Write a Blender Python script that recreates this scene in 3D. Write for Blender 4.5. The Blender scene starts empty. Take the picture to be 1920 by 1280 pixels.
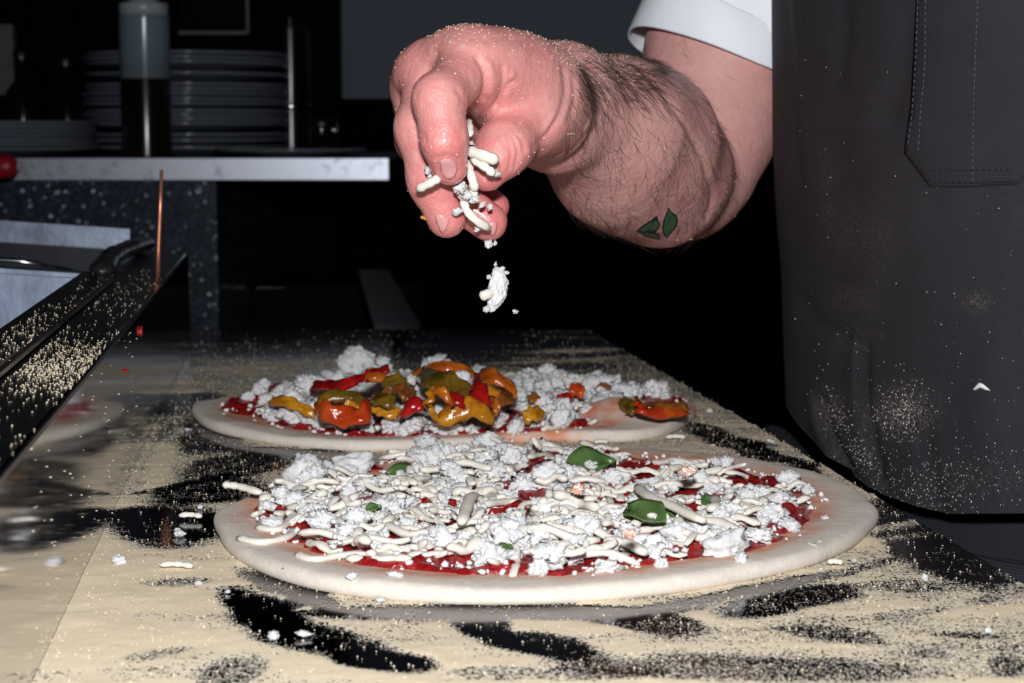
import bpy, bmesh, math, random
import numpy as np
from mathutils import Vector, Matrix, noise
from mathutils.bvhtree import BVHTree
from mathutils.geometry import delaunay_2d_cdt

scene = bpy.context.scene
C = scene.collection
random.seed(7)
rng = np.random.default_rng(7)

# ------------------------------------------------------------------ camera, world, flash, exposure
H = 0.1914                       # camera height above the worktop (worktop surface is z = 0)
F = 3300.0                       # focal length in pixels of the 1920 px wide frame
PITCH = math.atan(405.0 / F)
cam_d = bpy.data.cameras.new('camera')
cam = bpy.data.objects.new('camera', cam_d)
C.objects.link(cam)
cam.location = (0, 0, H)
cam.rotation_euler = (math.pi / 2 - PITCH, 0, 0)
cam_d.sensor_width = 36
cam_d.lens = F / 1920 * 36
cam_d.clip_start = 0.02
cam_d.dof.use_dof = True
cam_d.dof.focus_distance = 0.84
cam_d.dof.aperture_fstop = 18
scene.camera = cam

world = bpy.data.worlds.new('world')
scene.world = world
world.use_nodes = True
world.node_tree.nodes['Background'].inputs[0].default_value = (0.55, 0.65, 1.0, 1)
world.node_tree.nodes['Background'].inputs[1].default_value = 0.0015

fl = bpy.data.lights.new('camera_flash', 'AREA')
fl.shape = 'RECTANGLE'
fl.size = 0.07
fl.size_y = 0.045
fl.energy = 11.2
fl.color = (0.97, 0.975, 1.0)
flash = bpy.data.objects.new('camera_flash', fl)
flash.location = (0.0, 0.0, H + 0.15)
flash.rotation_euler = (math.pi / 2 - math.radians(7.0), 0, 0)
C.objects.link(flash)

vs = scene.view_settings
vs.view_transform = 'Standard'
vs.look = 'None'
vs.exposure = 0.0
vs.gamma = 1.0
vs.use_curve_mapping = False
scene.cycles.use_denoising = True
scene.cycles.max_bounces = 8
scene.cycles.transparent_max_bounces = 12

# ------------------------------------------------------------------ helpers
FWD = Vector((0, math.cos(PITCH), -math.sin(PITCH)))
UP = Vector((0, math.sin(PITCH), math.cos(PITCH)))
RIGHT = Vector((1, 0, 0))
CAM = Vector((0, 0, H))


def ray(px, py):
    return FWD + RIGHT * ((px - 960) / F) - UP * ((py - 640) / F)


def P(px, py, d):
    """world point at a pixel of the photograph and a depth in metres"""
    return CAM + ray(px, py) * d


def G(px, py, z=0.0):
    """world point at a pixel of the photograph and a height above the worktop"""
    r = ray(px, py)
    return CAM + r * ((z - H) / r.z)


def Yp(px, py, y):
    r = ray(px, py)
    return CAM + r * (y / r.y)


def proj(V):
    V = np.asarray(V, float)
    rel = V - np.array([0, 0, H])
    f = rel[:, 1] * FWD.y + rel[:, 2] * FWD.z
    u = rel[:, 1] * UP.y + rel[:, 2] * UP.z
    return 960 + F * rel[:, 0] / f, 640 - F * u / f


def lin(c):
    return tuple(((v / 255) / 12.92 if v / 255 <= 0.04045 else ((v / 255 + 0.055) / 1.055) ** 2.4) for v in c)


def link(o, parent=None):
    C.objects.link(o)
    if parent is not None:
        o.parent = parent
    return o


def tag(o, label=None, cat=None, group=None, kind=None):
    if label: o['label'] = label
    if cat: o['category'] = cat
    if group: o['group'] = group
    if kind: o['kind'] = kind
    return o


def empty(name, loc, label, cat, group=None):
    o = bpy.data.objects.new(name, None)
    o.empty_display_size = 0.05
    o.location = loc
    link(o)
    bpy.context.view_layer.update()
    return tag(o, label, cat, group)


def mesh_np(name, verts, faces, mat=None, smooth=True):
    """faces: (n,3) or (n,4) array, or list of lists"""
    me = bpy.data.meshes.new(name)
    if isinstance(faces, np.ndarray) and len(faces):
        k = faces.shape[1]
        verts = np.asarray(verts, np.float32)
        me.vertices.add(len(verts))
        me.vertices.foreach_set('co', verts.ravel())
        me.loops.add(faces.size)
        me.loops.foreach_set('vertex_index', faces.astype(np.int32).ravel())
        me.polygons.add(len(faces))
        me.polygons.foreach_set('loop_start', np.arange(0, faces.size, k, dtype=np.int32))
        me.update(calc_edges=True)
        me.validate()
    else:
        me.from_pydata([tuple(v) for v in verts], [], [list(f) for f in faces])
        me.update()
    if mat: me.materials.append(mat)
    me.polygons.foreach_set('use_smooth', np.full(len(me.polygons), smooth))
    return me


def obj(name, me, parent=None, loc=None, rot=None, world=False):
    """world=True: mesh is in world coordinates though it hangs under a parent that is not at the origin"""
    o = bpy.data.objects.new(name, me)
    link(o, parent)
    if world and parent is not None:
        o.matrix_parent_inverse = parent.matrix_world.inverted()
    if loc is not None: o.location = loc
    if rot is not None: o.rotation_euler = rot
    return o


class MB:
    """collects simple shapes into one mesh"""
    def __init__(self):
        self.v = []; self.f = []

    def add(self, v, f):
        n = len(self.v)
        self.v += [tuple(x) for x in v]
        self.f += [[i + n for i in q] for q in f]

    def hexa(self, p):
        """eight corners: bottom four then top four, same order"""
        self.add(p, [(3, 2, 1, 0), (4, 5, 6, 7), (0, 1, 5, 4), (1, 2, 6, 5), (2, 3, 7, 6), (3, 0, 4, 7)])

    def box(self, a, b):
        x0, y0, z0 = a; x1, y1, z1 = b
        self.hexa([(x0, y0, z0), (x1, y0, z0), (x1, y1, z0), (x0, y1, z0), (x0, y0, z1), (x1, y0, z1), (x1, y1, z1), (x0, y1, z1)])

    def tube(self, pts, rad, seg=8, flat=1.0, up=None, caps=True):
        pts = [Vector(p) for p in pts]
        if not hasattr(rad, '__len__'): rad = [rad] * len(pts)
        rings = []
        prev = None
        for i, p in enumerate(pts):
            t = (pts[min(i + 1, len(pts) - 1)] - pts[max(i - 1, 0)]).normalized()
            if prev is None:
                a = up if up is not None else (Vector((0, 0, 1)) if abs(t.z) < 0.9 else Vector((1, 0, 0)))
                n = (a - t * a.dot(t)).normalized()
            else:
                n = (prev - t * prev.dot(t)).normalized()
            prev = n
            b = t.cross(n)
            rings.append([p + (n * math.cos(k * 2 * math.pi / seg) * flat + b * math.sin(k * 2 * math.pi / seg)) * rad[i] for k in range(seg)])
        v = [x for r in rings for x in r]
        f = []
        for i in range(len(pts) - 1):
            for k in range(seg):
                k2 = (k + 1) % seg
                f.append((i * seg + k, i * seg + k2, (i + 1) * seg + k2, (i + 1) * seg + k))
        if caps:
            f.append(tuple(range(seg))[::-1])
            f.append(tuple((len(pts) - 1) * seg + k for k in range(seg)))
        self.add(v, f)

    def lathe(self, prof, seg=32, c=(0, 0, 0)):
        """profile of (radius, z), closed at the axis where radius is 0"""
        v = []; f = []
        for r, z in prof:
            for k in range(seg):
                a = 2 * math.pi * k / seg
                v.append((c[0] + r * math.cos(a), c[1] + r * math.sin(a), c[2] + z))
        for i in range(len(prof) - 1):
            for k in range(seg):
                k2 = (k + 1) % seg
                f.append((i * seg + k, i * seg + k2, (i + 1) * seg + k2, (i + 1) * seg + k))
        self.add(v, f)

    def mesh(self, name, mat=None, smooth=False, bevel=0.0):
        me = mesh_np(name, self.v, self.f, mat, smooth)
        bm = bmesh.new(); bm.from_mesh(me)
        bmesh.ops.remove_doubles(bm, verts=bm.verts, dist=1e-6)
        bmesh.ops.dissolve_degenerate(bm, edges=bm.edges, dist=1e-7)
        bmesh.ops.recalc_face_normals(bm, faces=bm.faces)
        if bevel > 0:
            bmesh.ops.bevel(bm, geom=[e for e in bm.edges if e.is_manifold and e.calc_face_angle(0) > 0.5], offset=bevel, segments=2, affect='EDGES', clamp_overlap=True)
        bm.to_mesh(me); bm.free()
        me.polygons.foreach_set('use_smooth', np.full(len(me.polygons), smooth))
        return me


# value noise in numpy
_lat = rng.random((64, 64, 64))


def vnoise(p):
    i = np.floor(p).astype(int); f = p - i
    f = f * f * (3 - 2 * f)
    i0 = i % 64; i1 = (i + 1) % 64
    r = 0
    for a in (0, 1):
        for b in (0, 1):
            for c in (0, 1):
                w = (f[..., 0] if a else 1 - f[..., 0]) * (f[..., 1] if b else 1 - f[..., 1]) * (f[..., 2] if c else 1 - f[..., 2])
                r = r + w * _lat[(i1 if a else i0)[..., 0], (i1 if b else i0)[..., 1], (i1 if c else i0)[..., 2]]
    return r


def fbm(p, oct=4):
    s = 0; a = 0.5; t = 0
    for k in range(oct):
        s = s + a * vnoise(p * 2 ** k + 17.3 * k); t += a; a *= 0.5
    return s / t * 2 - 1            # -1..1


# ------------------------------------------------------------------ materials
class M:
    """small node tree builder around one Principled BSDF"""
    def __init__(self, name, col=(0.5, 0.5, 0.5), rough=0.5, metal=0.0, spec=0.5, **kw):
        self.m = bpy.data.materials.new(name)
        self.m.use_nodes = True
        self.t = self.m.node_tree
        self.b = self.t.nodes['Principled BSDF']
        self.set('Base Color', (*col, 1)); self.set('Roughness', rough); self.set('Metallic', metal)
        self.set('Specular IOR Level', spec)
        for k, v in kw.items(): self.set(k, v)
        self._co = None

    def set(self, k, v): self.b.inputs[k].default_value = v

    def node(self, typ, ins=None, **props):
        n = self.t.nodes.new(typ)
        for k, v in props.items(): setattr(n, k, v)
        for k, v in (ins or {}).items():
            if isinstance(v, bpy.types.NodeSocket): self.t.links.new(v, n.inputs[k])
            else: n.inputs[k].default_value = v
        return n

    def link(self, a, b): self.t.links.new(a, self.b.inputs[b] if isinstance(b, str) else b)

    def co(self, scale=(1, 1, 1), rot=(0, 0, 0)):
        if self._co is None: self._co = self.node('ShaderNodeTexCoord')
        if tuple(scale) == (1, 1, 1) and tuple(rot) == (0, 0, 0): return self._co.outputs['Object']
        return self.node('ShaderNodeMapping', {'Vector': self._co.outputs['Object'], 'Scale': scale, 'Rotation': rot}).outputs[0]

    def noise(self, scale, detail=3, rough=0.55, co=None, dist=0.0):
        return self.node('ShaderNodeTexNoise', {'Vector': co or self.co(), 'Scale': scale, 'Detail': detail, 'Roughness': rough, 'Distortion': dist}).outputs['Fac']

    def voronoi(self, scale, co=None, feature='F1'):
        return self.node('ShaderNodeTexVoronoi', {'Vector': co or self.co(), 'Scale': scale}, feature=feature)

    def ramp(self, fac, stops, interp='LINEAR'):
        n = self.node('ShaderNodeValToRGB', {'Fac': fac})
        r = n.color_ramp; r.interpolation = interp
        while len(r.elements) < len(stops): r.elements.new(0.5)
        for e, (p, c) in zip(r.elements, stops):
            e.position = p; e.color = (*c, 1) if hasattr(c, '__len__') else (c, c, c, 1)
        return n.outputs['Color']

    def mix(self, fac, a, b, blend='MIX'):
        n = self.node('ShaderNodeMix', data_type='RGBA', blend_type=blend)
        for s, v in ((n.inputs[0], fac), (n.inputs[6], a), (n.inputs[7], b)):
            if isinstance(v, bpy.types.NodeSocket): self.t.links.new(v, s)
            else: s.default_value = v if not hasattr(v, '__len__') else (*v, 1)
        return n.outputs[2]

    def math(self, op, a, b=0.0, clamp=False):
        n = self.node('ShaderNodeMath', operation=op, use_clamp=clamp)
        for s, v in ((n.inputs[0], a), (n.inputs[1], b)):
            if isinstance(v, bpy.types.NodeSocket): self.t.links.new(v, s)
            else: s.default_value = v
        return n.outputs[0]

    def attr(self, name): return self.node('ShaderNodeAttribute', attribute_name=name)

    def bump(self, h, dist=0.001, strength=1.0, prev=None):
        n = self.node('ShaderNodeBump', {'Height': h, 'Distance': dist, 'Strength': strength})
        if prev is not None: self.t.links.new(prev, n.inputs['Normal'])
        self.t.links.new(n.outputs[0], self.b.inputs['Normal'])
        return n.outputs[0]


def steel(name, col, rough, scratch=(6, 400, 400), bump=0.0003, var=0.12):
    m = M(name, col, rough, 1.0)
    n = m.noise(1.0, 4, 0.7, m.co(scratch))
    n2 = m.noise(9, 4, 0.6)
    m.link(m.math('ADD', m.math('MULTIPLY', n, var), m.math('ADD', m.math('MULTIPLY', n2, var * 1.5), rough - var)), 'Roughness')
    m.link(m.mix(n2, tuple(c * 0.75 for c in col), tuple(min(1, c * 1.2) for c in col)), 'Base Color')
    if bump: m.bump(n, bump, 0.35)
    return m


def build_materials():
    D = {}
    m = M('worktop_steel', (0.36, 0.37, 0.40), 0.16, 1.0, **{'Specular Tint': (0.48, 0.48, 0.5, 1)})
    n = m.noise(1.0, 4, 0.7, m.co((300, 8, 50)))
    n2 = m.noise(14, 5, 0.6)
    m.link(m.math('ADD', m.math('MULTIPLY', n2, 0.08), 0.05), 'Roughness')
    m.link(m.mix(n2, (0.36, 0.358, 0.365), (0.45, 0.447, 0.455)), 'Base Color')
    m.bump(n, 0.0001, 0.3)
    D['worktop'] = m.m
    m = M('polished_steel', (0.52, 0.52, 0.54), 0.08, 1.0)
    n2 = m.noise(1.0, 4, 0.65, m.co((30, 30, 6)))
    m.link(m.math('ADD', m.math('MULTIPLY', n2, 0.12), 0.02), 'Roughness')
    m.link(m.mix(n2, (0.46, 0.46, 0.48), (0.56, 0.56, 0.57)), 'Base Color')
    D['polished'] = m.m
    m = M('ledge_steel', (0.09, 0.095, 0.105), 0.3, 1.0)
    n2 = m.noise(25, 5, 0.6)
    m.link(m.math('ADD', m.math('MULTIPLY', n2, 0.2), 0.25), 'Roughness')
    D['ledge'] = m.m
    D['pan'] = steel('scratched_pan_steel', (0.58, 0.67, 0.83), 0.34, (45, 45, 38), 0.0008, 0.22).m
    m = M('brushed_shelf_steel', (0.60, 0.64, 0.72), 0.40, 1.0)
    n = m.noise(1.0, 4, 0.7, m.co((60, 60, 200)))
    n2 = m.noise(45, 4, 0.7)
    sp = m.ramp(n2, [(0.25, 0.45), (0.45, 1.0)])
    m.link(m.mix(1.0, (0.60, 0.64, 0.72), sp, 'MULTIPLY'), 'Base Color')
    m.link(m.math('ADD', m.math('MULTIPLY', n, 0.2), 0.3), 'Roughness')
    D['shelf'] = m.m
    D['dark_rubber'] = M('black_rubber', (0.012, 0.012, 0.014), 0.28).m
    m = M('dark_roll', (0.018, 0.016, 0.017), 0.25)
    m.bump(m.noise(180, 4), 0.002, 0.8)
    D['roll'] = m.m
    m = M('dark_granite', (0.03, 0.033, 0.04), 0.25)
    v = m.voronoi(300)
    c = m.ramp(v.outputs['Color'], [(0.0, (0.008, 0.011, 0.018)), (0.6, (0.026, 0.035, 0.055)), (0.86, (0.07, 0.09, 0.13)), (0.955, (0.9, 0.95, 1.0))])
    n = m.noise(40, 4)
    m.link(m.mix(m.math('MULTIPLY', n, 0.35), c, (0.02, 0.026, 0.038)), 'Base Color')
    D['granite'] = m.m
    m = M('grey_wall_paint', (0.15, 0.17, 0.22), 0.6)
    m.link(m.mix(m.noise(2.5, 4), (0.118, 0.145, 0.20), (0.155, 0.185, 0.245)), 'Base Color')
    D['wall'] = m.m
    m = M('black_wall_cladding', (0.006, 0.006, 0.008), 0.8, 0, 0.02)
    m.link(m.mix(m.noise(30, 5), (0.0012, 0.0012, 0.0018), (0.0035, 0.0035, 0.005)), 'Base Color')
    D['black_wall'] = m.m
    D['dark_paint'] = M('dark_paint', (0.006, 0.006, 0.007), 0.8, 0, 0.03).m
    m = M('dark_floor_tile', (0.02, 0.02, 0.02), 0.8, 0, 0.05)
    b = m.node('ShaderNodeTexBrick', {'Vector': m.co(), 'Scale': 3.0, 'Color1': (0.010, 0.010, 0.011, 1), 'Color2': (0.013, 0.012, 0.012, 1), 'Mortar': (0.008, 0.008, 0.008, 1)}, offset=0.0)
    m.link(b.outputs['Color'], 'Base Color')
    D['floor'] = m.m
    m = M('dark_steel', (0.10, 0.10, 0.11), 0.4, 1.0)
    D['dark_steel'] = m.m
    D['dim_panel'] = M('dim_grey_panel', (0.13, 0.135, 0.15), 0.5).m
    D['black_gloss'] = M('black_gloss', (0.006, 0.006, 0.008), 0.12).m
    D['mill_gloss'] = M('brushed_black_lacquer', (0.006, 0.006, 0.008), 0.35, 0, 1.0, **{'IOR': 2.0, 'Anisotropic': 0.97, 'Anisotropic Rotation': 0.25}).m
    D['chrome'] = M('chrome', (0.65, 0.68, 0.72), 0.15, 1.0).m
    m = M('grey_plate_glaze', (0.10, 0.11, 0.13), 0.15)
    m.link(m.mix(m.noise(12, 3), (0.11, 0.125, 0.16), (0.20, 0.22, 0.27)), 'Base Color')
    D['plate'] = m.m
    D['bottle'] = M('frosted_plastic', (0.20, 0.27, 0.32), 0.32, 0.0, 1.0, **{'IOR': 1.9, 'Anisotropic': 0.97, 'Anisotropic Rotation': 0.25}).m
    D['cap'] = M('pale_plastic_cap', (0.36, 0.41, 0.44), 0.3).m
    D['oil'] = M('brown_oil', (0.010, 0.0065, 0.004), 0.30, 0, 1.0, **{'IOR': 1.9, 'Anisotropic': 0.97, 'Anisotropic Rotation': 0.25}).m
    D['red_grip'] = M('red_silicone', (0.33, 0.008, 0.022), 0.4).m
    m = M('copper', (0.80, 0.28, 0.16), 0.35, 0.75)
    m.link(m.mix(m.noise(90, 3), (0.62, 0.18, 0.10), (0.95, 0.42, 0.27)), 'Base Color')
    D['copper'] = m.m
    # food
    m = M('raw_dough', (0.73, 0.60, 0.47), 0.75, 0, 0.25)
    n = m.noise(260, 4, 0.65); n2 = m.noise(28, 4)
    c = m.mix(n2, (0.57, 0.50, 0.42), (0.69, 0.63, 0.555))
    fl_ = m.ramp(n, [(0.5, 0.0), (0.72, 1.0)])
    c = m.mix(m.math('MULTIPLY', fl_, 0.55), c, (0.78, 0.73, 0.66))
    st = m.attr('stain').outputs['Fac']
    stn = m.math('MULTIPLY', st, m.ramp(m.noise(70, 4), [(0.3, 0.25), (0.62, 1.0)]), True)
    c = m.mix(stn, c, (0.62, 0.22, 0.115))
    m.link(c, 'Base Color')
    bn = m.bump(m.noise(900, 3), 0.0005, 0.5)
    m.bump(n2, 0.0025, 0.5, bn)
    D['dough'] = m.m
    m = M('tomato_sauce', (0.42, 0.012, 0.010), 0.16, 0, 0.7)
    n = m.noise(160, 4, 0.6)
    m.link(m.ramp(n, [(0.3, (0.19, 0.003, 0.005)), (0.55, (0.31, 0.008, 0.009)), (0.8, (0.46, 0.035, 0.016))]), 'Base Color')
    m.link(m.math('ADD', m.math('MULTIPLY', m.noise(90, 3), 0.28), 0.03), 'Roughness')
    m.bump(m.noise(330, 4), 0.0022, 0.9)
    D['sauce'] = m.m
    m = M('white_crumbly_cheese', (0.68, 0.68, 0.675), 0.55, 0, 0.35, **{'Subsurface Weight': 0.35, 'Subsurface Radius': (0.004, 0.0035, 0.003), 'Subsurface Scale': 0.5})
    m.bump(m.noise(5.5, 4, 0.7), 0.0009, 0.6)
    D['crumble'] = m.m
    m = M('white_cheese_crumbs', (0.68, 0.68, 0.675), 0.55, 0, 0.35)
    m.bump(m.noise(900, 3, 0.6), 0.0006, 0.5)
    D['crumbs'] = m.m
    m = M('shredded_mozzarella', (0.84, 0.81, 0.74), 0.4, 0, 0.45, **{'Subsurface Weight': 0.18, 'Subsurface Radius': (0.004, 0.0035, 0.0028), 'Subsurface Scale': 0.4})
    n = m.noise(120, 3)
    m.link(m.mix(n, (0.69, 0.635, 0.54), (0.76, 0.73, 0.665)), 'Base Color')
    m.bump(m.noise(420, 3), 0.0006, 0.5)
    D['shred'] = m.m
    m = M('pink_stained_cheese', (0.85, 0.45, 0.33), 0.45)
    m.link(m.mix(m.ramp(m.noise(1.5, 3), [(0.4, 0.0), (0.6, 1.0)]), (0.84, 0.78, 0.74), (0.80, 0.33, 0.20)), 'Base Color')
    m.bump(m.noise(5, 4), 0.001, 0.6)
    D['stained'] = m.m
    def pepper(name, a, b, c):
        a, b, c = [tuple(x * k for x in q) for q, k in ((a, 0.78), (b, 0.85), (c, 0.7))]
        m = M(name, a, 0.17, 0, 0.6, **{'Coat Weight': 0.3, 'Coat Roughness': 0.08})
        n = m.noise(75, 4, 0.6, None, 0.8)
        m.link(m.ramp(n, [(0.3, c), (0.5, a), (0.72, b)]), 'Base Color')
        m.bump(m.noise(140, 4), 0.0018, 0.7)
        return m.m
    D['pep_orange'] = pepper('orange_pepper_skin', (0.55, 0.13, 0.012), (0.66, 0.20, 0.02), (0.42, 0.065, 0.01))
    D['pep_redorange'] = pepper('red_orange_pepper_skin', (0.55, 0.06, 0.010), (0.60, 0.12, 0.012), (0.45, 0.022, 0.008))
    D['pep_yellow'] = pepper('yellow_pepper_skin', (0.60, 0.24, 0.012), (0.70, 0.33, 0.03), (0.45, 0.13, 0.008))
    D['pep_olive'] = pepper('olive_pepper_skin', (0.17, 0.10, 0.010), (0.26, 0.15, 0.018), (0.09, 0.055, 0.008))
    D['pep_red'] = pepper('red_pepper_skin', (0.38, 0.008, 0.008), (0.50, 0.015, 0.012), (0.26, 0.004, 0.006))
    D['pep_brown'] = pepper('brown_pepper_skin', (0.27, 0.085, 0.015), (0.38, 0.14, 0.02), (0.15, 0.035, 0.010))
    m = M('basil_leaf', (0.05, 0.11, 0.03), 0.35, 0, 0.5)
    n = m.noise(60, 4)
    m.link(m.mix(n, (0.035, 0.085, 0.022), (0.10, 0.18, 0.05)), 'Base Color')
    m.bump(m.noise(220, 4), 0.001, 0.6)
    D['leaf'] = m.m
    # semolina: a dusting whose cover follows the 'cover' attribute, grain by grain
    m = M('semolina', (0.80, 0.65, 0.42), 0.9, 0, 0.15)
    cov = m.attr('cover').outputs['Fac']
    v = m.voronoi(1250)
    sep = m.node('ShaderNodeSeparateColor', {'Color': v.outputs['Color']})
    gate = m.math('LESS_THAN', sep.outputs[0], m.math('MULTIPLY', cov, 1.12))
    near = m.math('LESS_THAN', v.outputs['Distance'], m.math('ADD', m.math('MULTIPLY', cov, 0.75), 0.28))
    m.link(m.math('MULTIPLY', gate, near), 'Alpha')
    n = m.noise(13, 5, 0.6); n3 = m.noise(900, 2)
    c = m.mix(n, (0.67, 0.55, 0.375), (0.83, 0.70, 0.495))
    c = m.mix(m.math('MULTIPLY', sep.outputs[1], 0.35), c, (0.88, 0.78, 0.60))
    c = m.mix(m.ramp(cov, [(0.45, 1.0), (0.95, 0.0)]), c, (0.68, 0.62, 0.51))
    m.link(c, 'Base Color')
    bn = m.bump(v.outputs['Distance'], 0.0004, 0.5)
    m.bump(n3, 0.0003, 0.5, bn)
    D['semolina'] = m.m
    D['grain'] = M('semolina_grain', (0.70, 0.60, 0.43), 0.7, 0, 0.3).m
    D['white_grain'] = M('flour_grain', (0.80, 0.77, 0.70), 0.7, 0, 0.3).m
    # person
    m = M('skin', (0.6, 0.33, 0.26), 0.42, 0, 0.4, **{'Subsurface Weight': 0.12, 'Subsurface Radius': (0.010, 0.004, 0.002), 'Subsurface Scale': 0.35})
    red = m.attr('redness').outputs['Fac']
    n = m.noise(45, 5, 0.6); n2 = m.noise(160, 4)
    pale = m.mix(n, (0.545, 0.275, 0.25), (0.645, 0.36, 0.325))
    redc = m.mix(n, (0.60, 0.125, 0.13), (0.70, 0.25, 0.235))
    c = m.mix(red, pale, redc)
    c = m.mix(m.math('MULTIPLY', m.ramp(n2, [(0.5, 0.0), (0.75, 1.0)]), 0.35), c, (0.62, 0.42, 0.34))
    m.link(c, 'Base Color')
    m.link(m.ramp(red, [(0.35, 0.5), (0.95, 0.24)]), 'Roughness')
    bn = m.bump(m.noise(1.0, 3, 0.6, m.co((500, 500, 1400))), 0.00035, 0.6)
    m.bump(m.noise(300, 4, 0.65), 0.0012, 0.55, bn)
    m.link(m.math('MULTIPLY', m.ramp(red, [(0.72, 0.0), (1.0, 1.0)]), 0.8), 'Coat Weight'); m.set('Coat Roughness', 0.12)
    D['skin'] = m.m
    m = M('fingernail', (0.60, 0.29, 0.28), 0.22, 0, 0.5)
    D['nail'] = m.m
    m = M('tattoo_green', (0.045, 0.105, 0.05), 0.5)
    m.link(m.mix(m.noise(180, 4), (0.040, 0.11, 0.052), (0.075, 0.18, 0.065)), 'Base Color')
    D['tat_green'] = m.m
    D['tat_line'] = M('tattoo_blue_black', (0.012, 0.014, 0.035), 0.5).m
    D['hair'] = M('dark_arm_hair', (0.05, 0.026, 0.016), 0.5).m
    m = M('white_cotton', (0.80, 0.82, 0.87), 0.85, 0, 0.2)
    bn = m.bump(m.noise(1.0, 2, 0.5, m.co((1800, 1800, 900))), 0.0003, 0.4)
    m.bump(m.noise(22, 3), 0.006, 0.35, bn)
    D['cotton'] = m.m
    m = M('charcoal_canvas', (0.045, 0.04, 0.042), 0.8, 0, 0.25)
    co = m.co((1, 1, 1), (0, 0, 0))
    w1 = m.node('ShaderNodeTexWave', {'Vector': co, 'Scale': 330.0, 'Distortion': 1.2, 'Detail': 1.0, 'Detail Scale': 1.5}, bands_direction='Z').outputs['Fac']
    w2 = m.node('ShaderNodeTexWave', {'Vector': co, 'Scale': 290.0, 'Distortion': 1.2, 'Detail': 1.0, 'Detail Scale': 1.5}, bands_direction='X').outputs['Fac']
    n = m.noise(9, 5, 0.6); n2 = m.noise(700, 2); n4 = m.noise(38, 4)
    base = m.mix(n, (0.0120, 0.0102, 0.0126), (0.0215, 0.0190, 0.0228))
    base = m.mix(m.ramp(n4, [(0.5, 0.0), (0.8, 0.5)]), base, (0.030, 0.027, 0.032))
    weave = m.math('MULTIPLY', w1, m.math('ADD', m.math('MULTIPLY', w2, 0.5), 0.5))
    base = m.mix(m.math('MULTIPLY', weave, 0.7), base, (0.041, 0.039, 0.046))
    fd = m.attr('dust').outputs['Fac']
    dust = m.math('MULTIPLY', fd, m.ramp(n2, [(0.45, 0.0), (0.62, 1.0)]), True)
    base = m.mix(dust, base, (0.26, 0.235, 0.21))
    m.link(base, 'Base Color')
    m.bump(weave, 0.0004, 0.35)
    D['apron'] = m.m
    D['thread'] = M('blue_grey_thread', (0.06, 0.072, 0.10), 0.7).m
    D['dark_thread'] = M('black_thread', (0.012, 0.012, 0.014), 0.7).m
    m = M('navy_trousers', (0.014, 0.016, 0.022), 0.85, 0, 0.2)
    w1 = m.node('ShaderNodeTexWave', {'Vector': m.co(), 'Scale': 260.0, 'Distortion': 1.0}, bands_direction='Z').outputs['Fac']
    m.link(m.mix(w1, (0.009, 0.010, 0.014), (0.024, 0.026, 0.034)), 'Base Color')
    D['trousers'] = m.m
    return D


MAT = build_materials()

# ------------------------------------------------------------------ structure
def struct(name, me):
    o = obj(name, me); o['kind'] = 'structure'; return o


FZ = -0.90
XL, XR, YF, YB, CZ = -2.2, 2.2, -1.6, 3.5, 1.9
b = MB(); b.box((XL, YF, FZ - 0.05), (XR, YB, FZ)); struct('floor', b.mesh('floor', MAT['floor']))
b = MB(); b.box((XL, YF, CZ), (XR, YB, CZ + 0.05)); struct('ceiling', b.mesh('ceiling', MAT['dark_paint']))
b = MB(); b.box((XL - 0.08, YF, FZ), (XL, YB, CZ)); struct('wall_left', b.mesh('wall_left', MAT['dark_paint']))
b = MB(); b.box((XR, YF, FZ), (XR + 0.08, YB, CZ)); struct('wall_right', b.mesh('wall_right', MAT['dark_paint']))
b = MB(); b.box((XL, YF - 0.08, FZ), (XR, YF, CZ)); struct('wall_front', b.mesh('wall_front', MAT['dark_paint']))
zs = Yp(900, 185, YB).z            # where the grey paint ends and the black cladding starts
b = MB(); b.box((XL, YB, FZ), (XR, YB + 0.08, CZ)); wb = struct('wall_back', b.mesh('wall_back', MAT['wall']))
b = MB(); b.box((XL, YB - 0.02, FZ), (XR, YB, zs)); obj('cladding_panel', b.mesh('cladding_panel', MAT['black_wall']), wb)
xk = Yp(634, 100, 3.1).x           # black partition behind the plates
b = MB(); b.box((XL, 3.1, FZ), (xk, 3.16, CZ)); struct('wall_partition', b.mesh('wall_partition', MAT['black_wall']))

# ------------------------------------------------------------------ prep counter
E0, E1, E2 = G(1105, 617), G(1510, 849), G(1910, 1085)
ed = (E2 - E0).normalized()
YN, YK = 0.36, E0.y                # near and far end of the worktop


def edge_x(y):
    if y > E1.y:
        t = (y - E1.y) / (E0.y - E1.y); return E1.x + t * (E0.x - E1.x)
    t = (y - E1.y) / (E2.y - E1.y); return E1.x + t * (E2.x - E1.x)


W0, W1 = G(60, 1280), G(357, 652)
uw = (W1 - W0).normalized()


def wall_x(y): return W0.x + (y - W0.y) / (W1.y - W0.y) * (W1.x - W0.x)


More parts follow.
